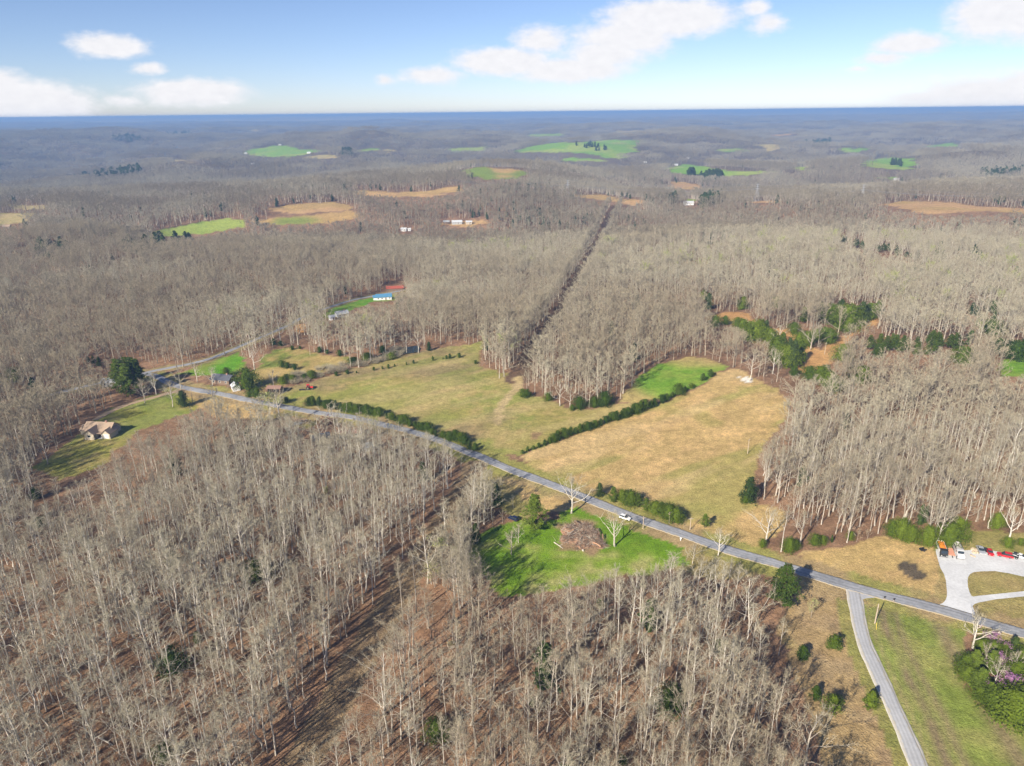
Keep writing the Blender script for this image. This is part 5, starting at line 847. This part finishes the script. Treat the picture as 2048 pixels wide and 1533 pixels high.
for bx, by, s in [(1946, 1100, .9), (1950, 1103, .7), (1948, 1106, .8), (1955, 1106, .7), (1943, 1112, .55), (1949, 1114, .5), (1952, 1100, .6)]: rock(P(bx, by), s, 'pale tan boulder in the little heap left of the silver car', 'tan boulders by the gravel')

# ------------------------------------------------------------------ buildings
def gable(parent, x0, x1, y0, y1, z, rise, m_, wallm, over=.45, name='roof', axis='x'):
    t = .16
    if axis == 'x':
        ym = (y0+y1)/2; s = rise/(ym-y0); pr = [(y0-over, z-over*s), (ym, z+rise), (y1+over, z-over*s), (y1+over, z-over*s+t), (ym, z+rise+t*1.3), (y0-over, z-over*s+t)]
        V = [(x0-over, a, b) for a, b in pr]+[(x1+over, a, b) for a, b in pr]; tri = [[(x, y0, z), (x, y1, z), (x, ym, z+rise)] for x in (x0, x1)]
    else:
        xm = (x0+x1)/2; s = rise/(xm-x0); pr = [(x0-over, z-over*s), (xm, z+rise), (x1+over, z-over*s), (x1+over, z-over*s+t), (xm, z+rise+t*1.3), (x0-over, z-over*s+t)]
        V = [(a, y0-over, b) for a, b in pr]+[(a, y1+over, b) for a, b in pr]; tri = [[(x0, y, z), (x1, y, z), (xm, y, z+rise)] for y in (y0, y1)]
    o = MB().add(V, [(0, 1, 7, 6), (1, 2, 8, 7), (2, 3, 9, 8), (3, 4, 10, 9), (4, 5, 11, 10), (5, 0, 6, 11), (0, 5, 4, 1), (1, 4, 3, 2), (6, 7, 10, 11), (7, 8, 9, 10)]).obj(name, m_, parent)
    for q in tri: MB().add(q, [(0, 1, 2)]).obj('gable_wall', wallm, parent)
    return o
def window(parent, x, y, z, w, h, side, frame='white_paint'):
    s = .03
    if side in 'fb': k = -1 if side == 'f' else 1; o = MB().box(x-w/2, x+w/2, min(y, y+k*s), max(y, y+k*s), z, z+h).obj('window', frame, parent); y2 = y+k*s; MB().box(x-w/2+.1, x+w/2-.1, min(y2, y2+k*.012), max(y2, y2+k*.012), z+.1, z+h-.1).obj('pane', 'glass', o)
    else: k = -1 if side == 'l' else 1; o = MB().box(min(x, x+k*s), max(x, x+k*s), y-w/2, y+w/2, z, z+h).obj('window', frame, parent); x2 = x+k*s; MB().box(min(x2, x2+k*.012), max(x2, x2+k*.012), y-w/2+.1, y+w/2-.1, z+.1, z+h-.1).obj('pane', 'glass', o)
def house(a, rz, w, d, h, rise, wallm, roofm, label, cat='house', name='house', chimney=True, windows=True, group=None, door=True):
    p = P(*a); o = thing(name, p+Vector((0, 0, .05)), rz, label, cat, group); MB().box(-w/2, w/2, -d/2, d/2, -.8, h).obj('wall', wallm, o); rf = gable(o, -w/2, w/2, -d/2, d/2, h, rise, roofm, wallm)
    if chimney: MB().box(w*.2, w*.2+.8, -.4, .4, h+rise*.5, h+rise+.9).obj('chimney', 'brick_wall', rf)
    if windows:
        for k in range(max(2, int(w/3.2))):
            x = -w/2+(k+.5)*w/max(2, int(w/3.2))
            for sd, y in (('f', -d/2), ('b', d/2)): window(o, x, y, h*.38, 1.1, h*.42, sd)
        for sd, x in (('l', -w/2), ('r', w/2)): window(o, x, 0, h*.38, 1.1, h*.42, sd)
    if door: q = MB().box(w*.08, w*.08+1, -d/2-.05, -d/2, 0, 2.1).obj('door', 'brown_wall', o); MB().box(w*.08+.8, w*.08+.9, -d/2-.1, -d/2-.05, 1, 1.1).obj('handle', 'chrome', q)
    return o
o = house((206, 866), R(-6), 13.5, 8.5, 3.0, 2.7, 'cream_wall', 'tan_roof', 'tan roofed house with cream walls on the shaded lawn at left')
MB().box(-3.6, 1.2, -8.2, -4.25, -.8, 2.95).obj('wall', 'cream_wall', o); gable(o, -3.6, 1.2, -8.2, -2.0, 2.95, 2.0, 'tan_roof', 'cream_wall', axis='y'); window(o, -1.2, -8.2, 1.1, 1.6, 1.3, 'f')
MB().box(4.2, 8.2, -6.4, -.2, -.8, 2.7).obj('wall', 'cream_wall', o); gable(o, 4.2, 8.2, -6.4, 1.2, 2.7, 1.7, 'tan_roof', 'cream_wall', axis='y'); MB().box(4.8, 7.6, -6.46, -6.4, 0, 2.2).obj('garage_door', 'white_paint', o)
MB().box(-9.4, -6.75, -3, 3, -.8, 2.4).obj('wall', 'cream_wall', o); gable(o, -9.4, -6.75, -3, 3, 2.4, 1.6, 'tan_roof', 'cream_wall'); MB().box(1.4, 4.1, -6.6, -4.3, -.2, .12).obj('porch', 'gray_wall', o)
for x in (1.5, 3.9): MB().box(x, x+.15, -6.5, -6.35, .12, 2.5).obj('porch_post', 'white_paint', o)
MB().box(1.2, 4.15, -6.8, -4.2, 2.5, 2.62).obj('porch_roof', 'tan_roof', o)
house((448, 765), R(-14), 12, 7.5, 2.8, 2.0, 'brown_wall', 'dark_roof', 'dark grey roofed house behind bare trees at the road bend')
house((472, 780), R(-60), 5, 4, 2.6, 1.3, 'white_paint', 'white_roof', 'small white shed below the dark roofed house', 'shed', 'shed', chimney=False, windows=False)
p = P(551, 785); o = thing('open_shed', p, R(-4), 'brown open fronted shed at the end of the hayfield', 'shed'); 
MB().box(-3.6, 3.6, 2.2, 2.35, -.5, 2.9).obj('back_wall', 'brown_wall', o)
for x in (-3.6, 3.45): MB().box(x, x+.15, -2.3, 2.19, -.5, 2.8).obj('side_wall', 'brown_wall', o)
for x in (-3.4, -1.1, 1.1, 3.25): MB().box(x, x+.16, -2.5, -2.34, -.5, 2.95).obj('post', 'pole_wood', o)
MB().prof([(-3.0, 3.0), (0, 4.0), (2.8, 3.0), (2.8, 3.1), (0, 4.12), (-3.0, 3.1)], -4.1, 4.1).obj('roof', 'rust_roof', o).rotation_euler = (0, 0, math.pi/2)
car((552, 785.5), (554, 790), 'dark pickup parked under the open brown shed', 'car_black', style='pickup', scale=.9)
def bale(a, label):
    o = thing('hay_bale', P(*a), random.uniform(0, 3), label, 'hay bale', 'hay bales by the shed'); MB().cyl((-.75, 0, .72), (.75, 0, .72), .75, 18).obj('bale_roll', 'hay', o)
    for x in (-.45, 0, .45): MB().cyl((x-.03, 0, .72), (x+.03, 0, .72), .765, 18).obj('twine', 'log_pale', o)
bale((541, 783), 'round hay bale on the left side of the brown shed'); bale((564, 783), 'round hay bale on the right side of the brown shed')
o = thing('tractor', P(619, 779), heading((619, 779), (640, 778)), 'red tractor standing at the top of the hayfield', 'tractor', None, 1.25)
MB().box(0, 1.7, -.35, .35, .75, 1.35, .06).obj('hood', 'tractor_red', o); MB().box(-1.1, 0, -.55, .55, .7, 1.1).obj('body', 'tractor_red', o); MB().box(-1.0, .1, -.6, .6, 1.1, 2.15, .1).obj('cab', 'glass', o); MB().box(-1.15, .2, -.7, .7, 2.15, 2.3).obj('roof', 'tractor_red', o); MB().cyl((.9, .2, 1.3), (.9, .2, 2.0), .05, 6).obj('exhaust_stack', 'black_steel', o)
for y in (-.85, .85): wheel(o, -.6, y, .78, .42); wheel(o, 1.4, y*.85, .45, .26)
for y in (-1.05, .63): MB().box(-1.2, 0, y, y+.42, 1.45, 1.53).obj('mudguard', 'tractor_red', o)
o = thing('hay_mower', P(604, 781), 0.1, 'dark low mower trailed behind the red tractor', 'mower'); MB().box(-1.6, 1.6, -.6, .6, .3, .6, .1).obj('deck', 'black_steel', o); MB().tube([(1.5, 0, .5), (3.2, 0, .6)], [.06, .06], 5).obj('drawbar', 'black_steel', o)
for y in (-.7, .7): wheel(o, -1, y, .35, .2)
o = house((768, 599), R(12), 13, 7, 2.8, 1.9, 'white_paint', 'blue_roof', 'long house with a bright blue roof on the branch road', chimney=False); MB().box(-9, -6.5, -2.5, 2.5, -.8, 2.5).obj('wall', 'white_paint', o); gable(o, -9, -6.5, -2.5, 2.5, 2.5, 1.4, 'blue_roof', 'white_paint')
o = house((790, 581), R(10), 15, 6, 2.4, 1.5, 'brown_wall', 'red_roof', 'low red roofed barn behind the blue roofed house', 'barn', 'barn', chimney=False, windows=False); MB().box(7.8, 13, -2, 2, -.8, 2.0).obj('lean_to', 'brown_wall', o); MB().box(7.5, 13.3, -2.5, 2.5, 2.0, 2.15).obj('lean_to_roof', 'red_roof', o)
house((684, 633), R(30), 9, 6, 2.6, 1.7, 'gray_wall', 'gray_roof', 'grey roofed white house half hidden in trees below the branch road'); house((664, 640), R(30), 4, 3, 2.4, 1.1, 'white_paint', 'white_roof', 'tiny white shed beside the grey roofed house', 'shed', 'shed', chimney=False, windows=False)
house((226, 770), R(10), 10, 6, 2.6, 1.6, 'gray_wall', 'gray_roof', 'grey house hidden behind bare trees left of the pine cluster'); house((642, 884), R(25), 8, 6, 2.6, 1.6, 'brown_wall', 'dark_roof', 'dark roofed house hidden in the wood below the road'); house((702, 873), R(20), 9, 4, 2.4, 1.0, 'gray_wall', 'rust_roof', 'brown roofed mobile home in the wood below the road', chimney=False); house((738, 900), R(15), 4, 4, 2.4, 1.2, 'white_paint', 'white_roof', 'small white outbuilding in the wood below the road', 'shed', 'shed', chimney=False, windows=False)
house((914, 448), R(8), 15, 8, 3.0, 2.2, 'gray_wall', 'white_roof', 'large white roofed building in the distant wood', chimney=False); house((938, 448), R(3), 9, 6, 3, 1.5, 'cream_wall', 'white_roof', 'small cream building right of the large white roof', chimney=False); house((893, 447), R(0), 9, 6, 2.6, 1.5, 'brown_wall', 'gray_roof', 'grey roofed building left of the large white roof', chimney=False); house((808, 462), R(-8), 8, 6, 2.8, 1.6, 'white_paint', 'white_roof', 'white house in the wood left of the white roofed building', chimney=False); house((819, 462), R(5), 4, 4, 2.6, 1.2, 'white_paint', 'white_roof', 'white shed next to the house in the far wood', 'shed', 'shed', chimney=False, windows=False)
house((1377, 410), R(3), 16, 9, 4, 2.2, 'white_paint', 'white_roof', 'long white building in the far valley right of the cut', chimney=False)
for bx, by, w_, lb in [(560, 291, 20, 'white farm building above the far left green field'), (618, 307, 22, 'white farmhouse at the end of the far left green field'), (492, 308, 16, 'white house at the left end of the far green field'), (506, 329, 16, 'white house in woods below the far left field'), (211, 340, 18, 'white house alone in the far left wood'), (1290, 326, 18, 'white house below the big far green field'), (1352, 331, 22, 'white farm building beside the far right meadow'), (1376, 318, 18, 'white house above the far right meadow'), (1645, 293, 26, 'long white building at the far evergreens'), (1793, 361, 20, 'white house at the small far meadow'), (1895, 374, 26, 'pale building in the far right wood'), (15, 458, 14, 'dark house beside the tan field at the left edge'), (1020, 290, 22, 'white house at the left end of the big far field'), (1330, 330, 18, 'tan roofed house on the far meadow'), (1680, 290, 20, 'white barn right of the far evergreens'), (1915, 372, 18, 'white house in the far right wood')]:
    house((bx, by), R(random.uniform(-20, 20)), w_*.6, 7, 3.2, 2, 'white_paint' if 'white' in lb or 'pale' in lb else 'brown_wall', 'white_roof' if 'white' in lb else ('tan_roof' if 'tan' in lb else 'dark_roof'), lb, chimney=False, group='far houses')
o = thing('plywood_box', P(903, 1294), .4, 'small tan plywood box in the foreground wood', 'box'); MB().box(-1, 1, -.8, .8, 0, 1.3).obj('wall', 'cream_wall', o); MB().box(-1.15, 1.15, -.95, .95, 1.3, 1.4).obj('lid', 'hay', o)

# ------------------------------------------------------------------ poles, lamp, mailboxes, towers
def pole(bx, by, ty, label, arm=True, r=.16):
    p = P(bx, by); h = height_px(bx, by, ty); o = thing('utility_pole', p, random.uniform(0, 1), label, 'pole'); MB().tube([(0, 0, -.4), (0, 0, h)], [r, r*.7], 9).obj('shaft', 'pole_wood', o)
    if arm:
        MB().box(-.9, .9, -.06, .06, h-.75, h-.6).obj('crossarm', 'pole_wood', o)
        for x in (-.8, 0.25, .8): MB().cyl((x, 0, h-.6), (x, 0, h-.4), .05, 6).obj('insulator', 'galv', o)
    return o
o = pole(1749.5, 1247, 1208, 'wooden utility pole beside the side road junction', arm=False, r=.2); MB().tube([(0, 0, 6.2), (-2.6, -2.2, 0)], [.02, .02], 4).obj('guy_wire', 'wire', o); MB().tube([(-1.75, -1.48, 2.03), (-2.5, -2.12, .2)], [.06, .06], 6).obj('guy_sleeve', 'yellow_sleeve', o)
for q in [(1380, 1060, 1035, 'wooden pole between the evergreen row and the single pine'), (1286, 1058, 1033, 'pole with crossarm on the yard side of the road'), (1338, 1047, 1024, 'thin pole in front of the evergreen row'), (1495, 908, 878, 'lone pole out in the dry field'), (1649, 709, 685, 'pale pole at the orange clearing'), (620.5, 711, 684, 'wooden pole on the pasture by the thicket'), (583, 692, 636, 'tall pole beside the orange bank on the branch road'), (699, 604, 586, 'pole beside the branch road near the blue roof'), (386, 806, 778, 'pole beside the road bend at left')]: pole(q[0], q[1], q[2], q[3])
p = P(679, 842); h = 5.0; o = thing('street_lamp', p, 2.2, 'yard lamp on a thin post beside the dirt lot', 'lamp'); MB().tube([(0, 0, -.3), (0, 0, h)], [.08, .05], 7).obj('post', 'black_steel', o); MB().tube([(0, 0, h), (.5, 0, h+.25), (.9, 0, h+.2)], [.04, .04, .03], 5).obj('arm', 'black_steel', o); MB().box(.7, 1.2, -.16, .16, h+.05, h+.2, .05).obj('lamp_head', 'lamp_glass', o)
for bx, by, lb in [(1768, 1201, 'black mailbox on a post by the junction, left of the pair'), (1787, 1205, 'black mailbox on a post by the junction, right of the pair'), (2000, 1272, 'dark mailbox beside the road near the blossom')]:
    o = thing('mailbox', P(bx, by), .3, lb, 'mailbox'); MB().box(-.06, .06, -.06, .06, -.2, 1.05).obj('post', 'pole_wood', o); MB().prof([(-.28, 1.05), (-.28, 1.25), (-.2, 1.38), (.2, 1.38), (.28, 1.25), (.28, 1.05)], -.14, .14).obj('box', 'car_black', o); MB().box(.1, .16, .14, .16, 1.2, 1.45).obj('flag', 'tail_red', o)
o = thing('marker_post', P(1361, 1082), 0, 'white marker post on the yard verge beside the road', 'post'); MB().box(-.12, .12, -.05, .05, -.2, 1.2).obj('post', 'white_paint', o); MB().box(-.3, .3, -.07, -.052, .8, 1.3).obj('plate', 'white_paint', o)
def tower(bx, by, ty, label):
    p = P(bx, by); h = max(30, height_px(bx, by, ty)); o = thing('transmission_tower', p, .15, label, 'tower', 'towers on the far ridge'); b = 3.6
    lv = [(0, b), (h*.45, b*.5), (h*.7, .8), (h, .35)]
    for sx in (-1, 1):
        for sy in (-1, 1): MB().tube([(sx*w_, sy*w_, z) for z, w_ in lv], [.15, .14, .12, .09], 4).obj('leg', 'galv', o)
    zs = np.linspace(0, h*.95, 9); ws = [np.interp(z, [q[0] for q in lv], [q[1] for q in lv]) for z in zs]; m = MB()
    for i in range(8):
        a, c = ws[i], ws[i+1]
        for (x0, y0), (x1, y1) in (((-1, -1), (1, -1)), ((1, -1), (1, 1)), ((1, 1), (-1, 1)), ((-1, 1), (-1, -1))): m.tube([(x0*a, y0*a, zs[i]), (x1*c, y1*c, zs[i+1])], [.055, .055], 3); m.tube([(x1*a, y1*a, zs[i]), (x0*c, y0*c, zs[i+1])], [.055, .055], 3)
    m.obj('lattice_brace', 'galv', o)
    for z, w_ in ((h*.72, 5), (h*.84, 4.2), (h*.95, 3.4)): MB().prof([(-w_, z), (0, z+.7), (w_, z), (0, z-.25)], -.3, .3).obj('crossarm', 'galv', o)
    return [(p.x-5, p.y, p.z+h*.71), (p.x+5, p.y, p.z+h*.71), (p.x, p.y, p.z+h)]
TW = [tower(1135, 394, 371, 'steel lattice tower on the ridge left of the cut'), tower(1512, 404, 376, 'steel lattice tower on the ridge right of the cut'), tower(1722, 408, 379, 'steel lattice tower left of the big orange field')]
wl_ = P(905, 388); wr_ = P(2140, 420)
for k, lb in enumerate(['left', 'right', 'top']):
    a, b_, c = [np.array(t[k]) for t in TW]; nodes = [np.array([wl_.x-5+5*k, wl_.y, wl_.z+24]), a, b_, c, np.array([wr_.x-5+5*k, wr_.y, wr_.z+24])]; pts = []
    for p0, p1 in zip(nodes[:-1], nodes[1:]):
        for i in range(12): t = i/12; pts.append(p0*(1-t)+p1*t-np.array([0, 0, 7*4*t*(1-t)]))
    pts.append(nodes[-1]); tag(MB().tube(pts, [.10]*len(pts), 4).obj('power_line', 'wire'), {'left': 'near lower transmission wire strung along the far ridge', 'right': 'far lower transmission wire strung along the far ridge', 'top': 'topmost transmission wire strung along the far ridge'}[lb], 'wire', 'transmission wires')

# ------------------------------------------------------------------ brush pile, logs, junk
def brush_pile():
    c = P(1161, 1074); o = thing('brush_pile', c, 0, 'large reddish pile of brush, soil and logs in the green yard', 'brush pile'); g = np.random.default_rng(4); n = 40
    us = np.linspace(-1, 1, n); Xg, Yg = np.meshgrid(us, us); wx, wy = Xg*9.5, Yg*11.5
    lobes = [(-3.5, 4.5, 3.8, 1.5), (1.5, 5.5, 3.6, 1.1), (3.8, 1.5, 3.4, 1.7), (0, 0, 4.2, 1.2), (-4.8, -1.5, 3.0, .7), (4.6, -3.2, 3.2, 1.5), (0.5, -5.0, 3.4, .6), (6.6, -6.2, 1.8, .8)]
    hh = np.zeros_like(wx); wob = 1+.7*(fbm(wx+40, wy+40, 2.6, 3, 8)-.5)
    for lx, ly, lr, lh in lobes: hh = np.maximum(hh, lh*np.clip(1-np.hypot(wx-lx, wy-ly)/(lr*wob), 0, 1)**.8*(.3+1.3*fbm(wx+9, wy+9, 1.7, 3, 5)))
    zz = terr(c.x+wx, c.y+wy)-c.z+hh-.12; V = np.stack([wx, wy, zz], -1).reshape(-1, 3); F_ = [(i*n+j, i*n+j+1, (i+1)*n+j+1, (i+1)*n+j) for i in range(n-1) for j in range(n-1)]
    MB().add(V.tolist(), F_).obj('soil_mound', 'clay', o)
    for nm, mt, m in (('brush', 'brush', 1500), ('pale_twigs', 'log_pale', 420), ('twigs', 'brush_gray', 900)):
        lb_ = np.array(lobes)[g.integers(0, len(lobes), m)]; a = g.uniform(0, 6.283, m); r_ = lb_[:, 2]*np.abs(g.normal(size=m))*.52; bx = lb_[:, 0]+r_*np.cos(a); by = lb_[:, 1]+r_*np.sin(a); ix = np.clip(np.round((bx/9.5+1)/2*(n-1)).astype(int), 0, n-1); iy = np.clip(np.round((by/11.5+1)/2*(n-1)).astype(int), 0, n-1); B = np.stack([bx, by, zz[iy, ix]-.02], 1)
        D = g.normal(size=(m, 3))*np.array([1, .7, .35])+np.array([.2, -.1, .3]); D /= np.linalg.norm(D, axis=1)[:, None]; v, f = twig_mesh(B, D, g.uniform(.8, 3.4, m), g.uniform(.06, .2, m), g); q = link(nm, np_mesh(nm, [(v, f, 0)], [mt]), o); q['kind'] = 'stuff'
    for k in range(26):
        a_ = g.uniform(0, 6.28); r1 = g.uniform(.2, .8); p0 = np.array([8*r1*math.cos(a_), 9.5*r1*math.sin(a_), 0]); p0[2] = float(terr(c.x+p0[0], c.y+p0[1]))-c.z+.6*(1-r1)+.4; d_ = g.normal(size=3)*np.array([1, 1, .12])+np.array([math.cos(a_), math.sin(a_), .1])*.7; d_ /= np.linalg.norm(d_); L_ = g.uniform(2.5, 5.5)
        MB().tube([p0, p0+d_*L_*.5+g.normal(size=3)*.15, p0+d_*L_+np.array([0, 0, .3])], [g.uniform(.07, .16), .06, .02], 5).obj('branch', ['brush', 'brush_gray', 'log_pale', 'log_dark'][k % 4], o)
    for a, b_, r_, mt in [((1149, 1046), (1172, 1063), .28, 'log_dark'), ((1186, 1090), (1202, 1098), .38, 'clay'), ((1178, 1066), (1190, 1084), .25, 'log_dark'), ((1131, 1056), (1137, 1062), .3, 'clay'), ((1134, 1074), (1158, 1062), .16, 'log_pale'), ((1194, 1062), (1200, 1075), .25, 'log_dark'), ((1160, 1085), (1172, 1068), .2, 'brush_gray'), ((1205, 1074), (1206, 1082), .3, 'clay')]:
        p0, p1 = P(*a)-c, P(*b_)-c; up = Vector((0, 0, 1.0)); MB().tube([p0+up, (p0+p1)/2+up*1.15, p1+up*.9], [r_, r_*.9, r_*.75], 8).obj('log', mt, o)
brush_pile()
def log(a, b_, r_, label, m_='log_pale'):
    p0, p1 = P(*a), P(*b_); o = thing('fallen_log', p0, 0, label, 'log'); d = p1-p0; MB().tube([(0, 0, r_), d*.5+Vector((0, 0, r_*1.2)), d+Vector((0, 0, r_*.8))], [r_, r_*.85, r_*.6], 8).obj('log_stem', m_, o); n = Vector((-d.y, d.x, 0)).normalized()
    MB().tube([d*.6+Vector((0, 0, r_)), d*.75+n*1.1+Vector((0, 0, .9))], [r_*.4, r_*.15], 5).obj('limb', m_, o); MB().tube([d*.8+Vector((0, 0, r_)), d*.95-n*.9+Vector((0, 0, .6))], [r_*.35, r_*.1], 5).obj('limb', m_, o)
log((1108, 1086), (1126, 1098), .2, 'pale fallen log in the grass left of the brush pile'); log((198, 1477), (226, 1492), .22, 'pale fallen log on the floor of the left foreground wood'); log((310, 1180), (338, 1160), .2, 'white fallen trunk across the left wood'); log((918, 1440), (960, 1418), .22, 'pale fallen trunk in the middle foreground wood'); log((1010, 1388), (1040, 1376), .2, 'fallen trunk low in the right foreground wood'); log((880, 1498), (905, 1482), .2, 'short fallen log near the bottom of the foreground wood')
tag(MB().tube([P(1166, 1102)+Vector((0, 0, -.1)), P(1166, 1102)+Vector((0, 0, .4)), P(1166, 1102)+Vector((0, 0, .55))], [.38, .36, .3], 10).obj('stump', 'log_pale'), 'small white stump at the lower edge of the brush pile', 'stump')
o = thing('lumber_heap', P(598, 847), heading((580, 852), (622, 838)), 'heap of black and white lumber on the roadside dirt lot', 'lumber heap'); g = np.random.default_rng(8)
for k in range(22): x, y = g.uniform(-5, 4), g.uniform(-1.6, 1.6); L_ = g.uniform(1.5, 4); q = MB().box(-L_/2, L_/2, -.16, .16, 0, .12).obj('plank', ['black_steel', 'white_paint', 'galv', 'brown_wall'][k % 4], o); q.location = (x, y, .15+.14*(k % 4)); q.rotation_euler = (float(g.normal()*.08), float(g.normal()*.1), float(g.normal()*.35))
for k in range(3): p = Vector((-3+2.4*k, 1.2-k*.5, 0)); q = MB().tube([(0, 0, .05), (0, 0, .28)], [.5, .5], 12).obj('tyre', 'rubber', o); q.location = p+Vector((0, 0, .3))

# ------------------------------------------------------------------ air
def haze():
    x0, x1, y0, y1, z0, z1 = -70000, 70000, -2500, 34000, -170, 152
    o = MB().box(x0, x1, y0, y1, z0, z1).obj('haze', 'wire'); o.data.materials.clear()
    m = bpy.data.materials.new('haze'); m.use_nodes = True; nt = m.node_tree; nt.nodes.clear(); out = nt.nodes.new('ShaderNodeOutputMaterial'); v = nt.nodes.new('ShaderNodeVolumePrincipled')
    v.inputs['Color'].default_value = (.28, .475, .84, 1); v.inputs['Density'].default_value = HAZE; v.inputs['Anisotropy'].default_value = 0
    nt.links.new(v.outputs[0], out.inputs['Volume']); o.data.materials.append(m); o['kind'] = 'stuff'; o['label'] = 'faint blue haze over the far woods'
HAZE = 1.5e-4
haze()
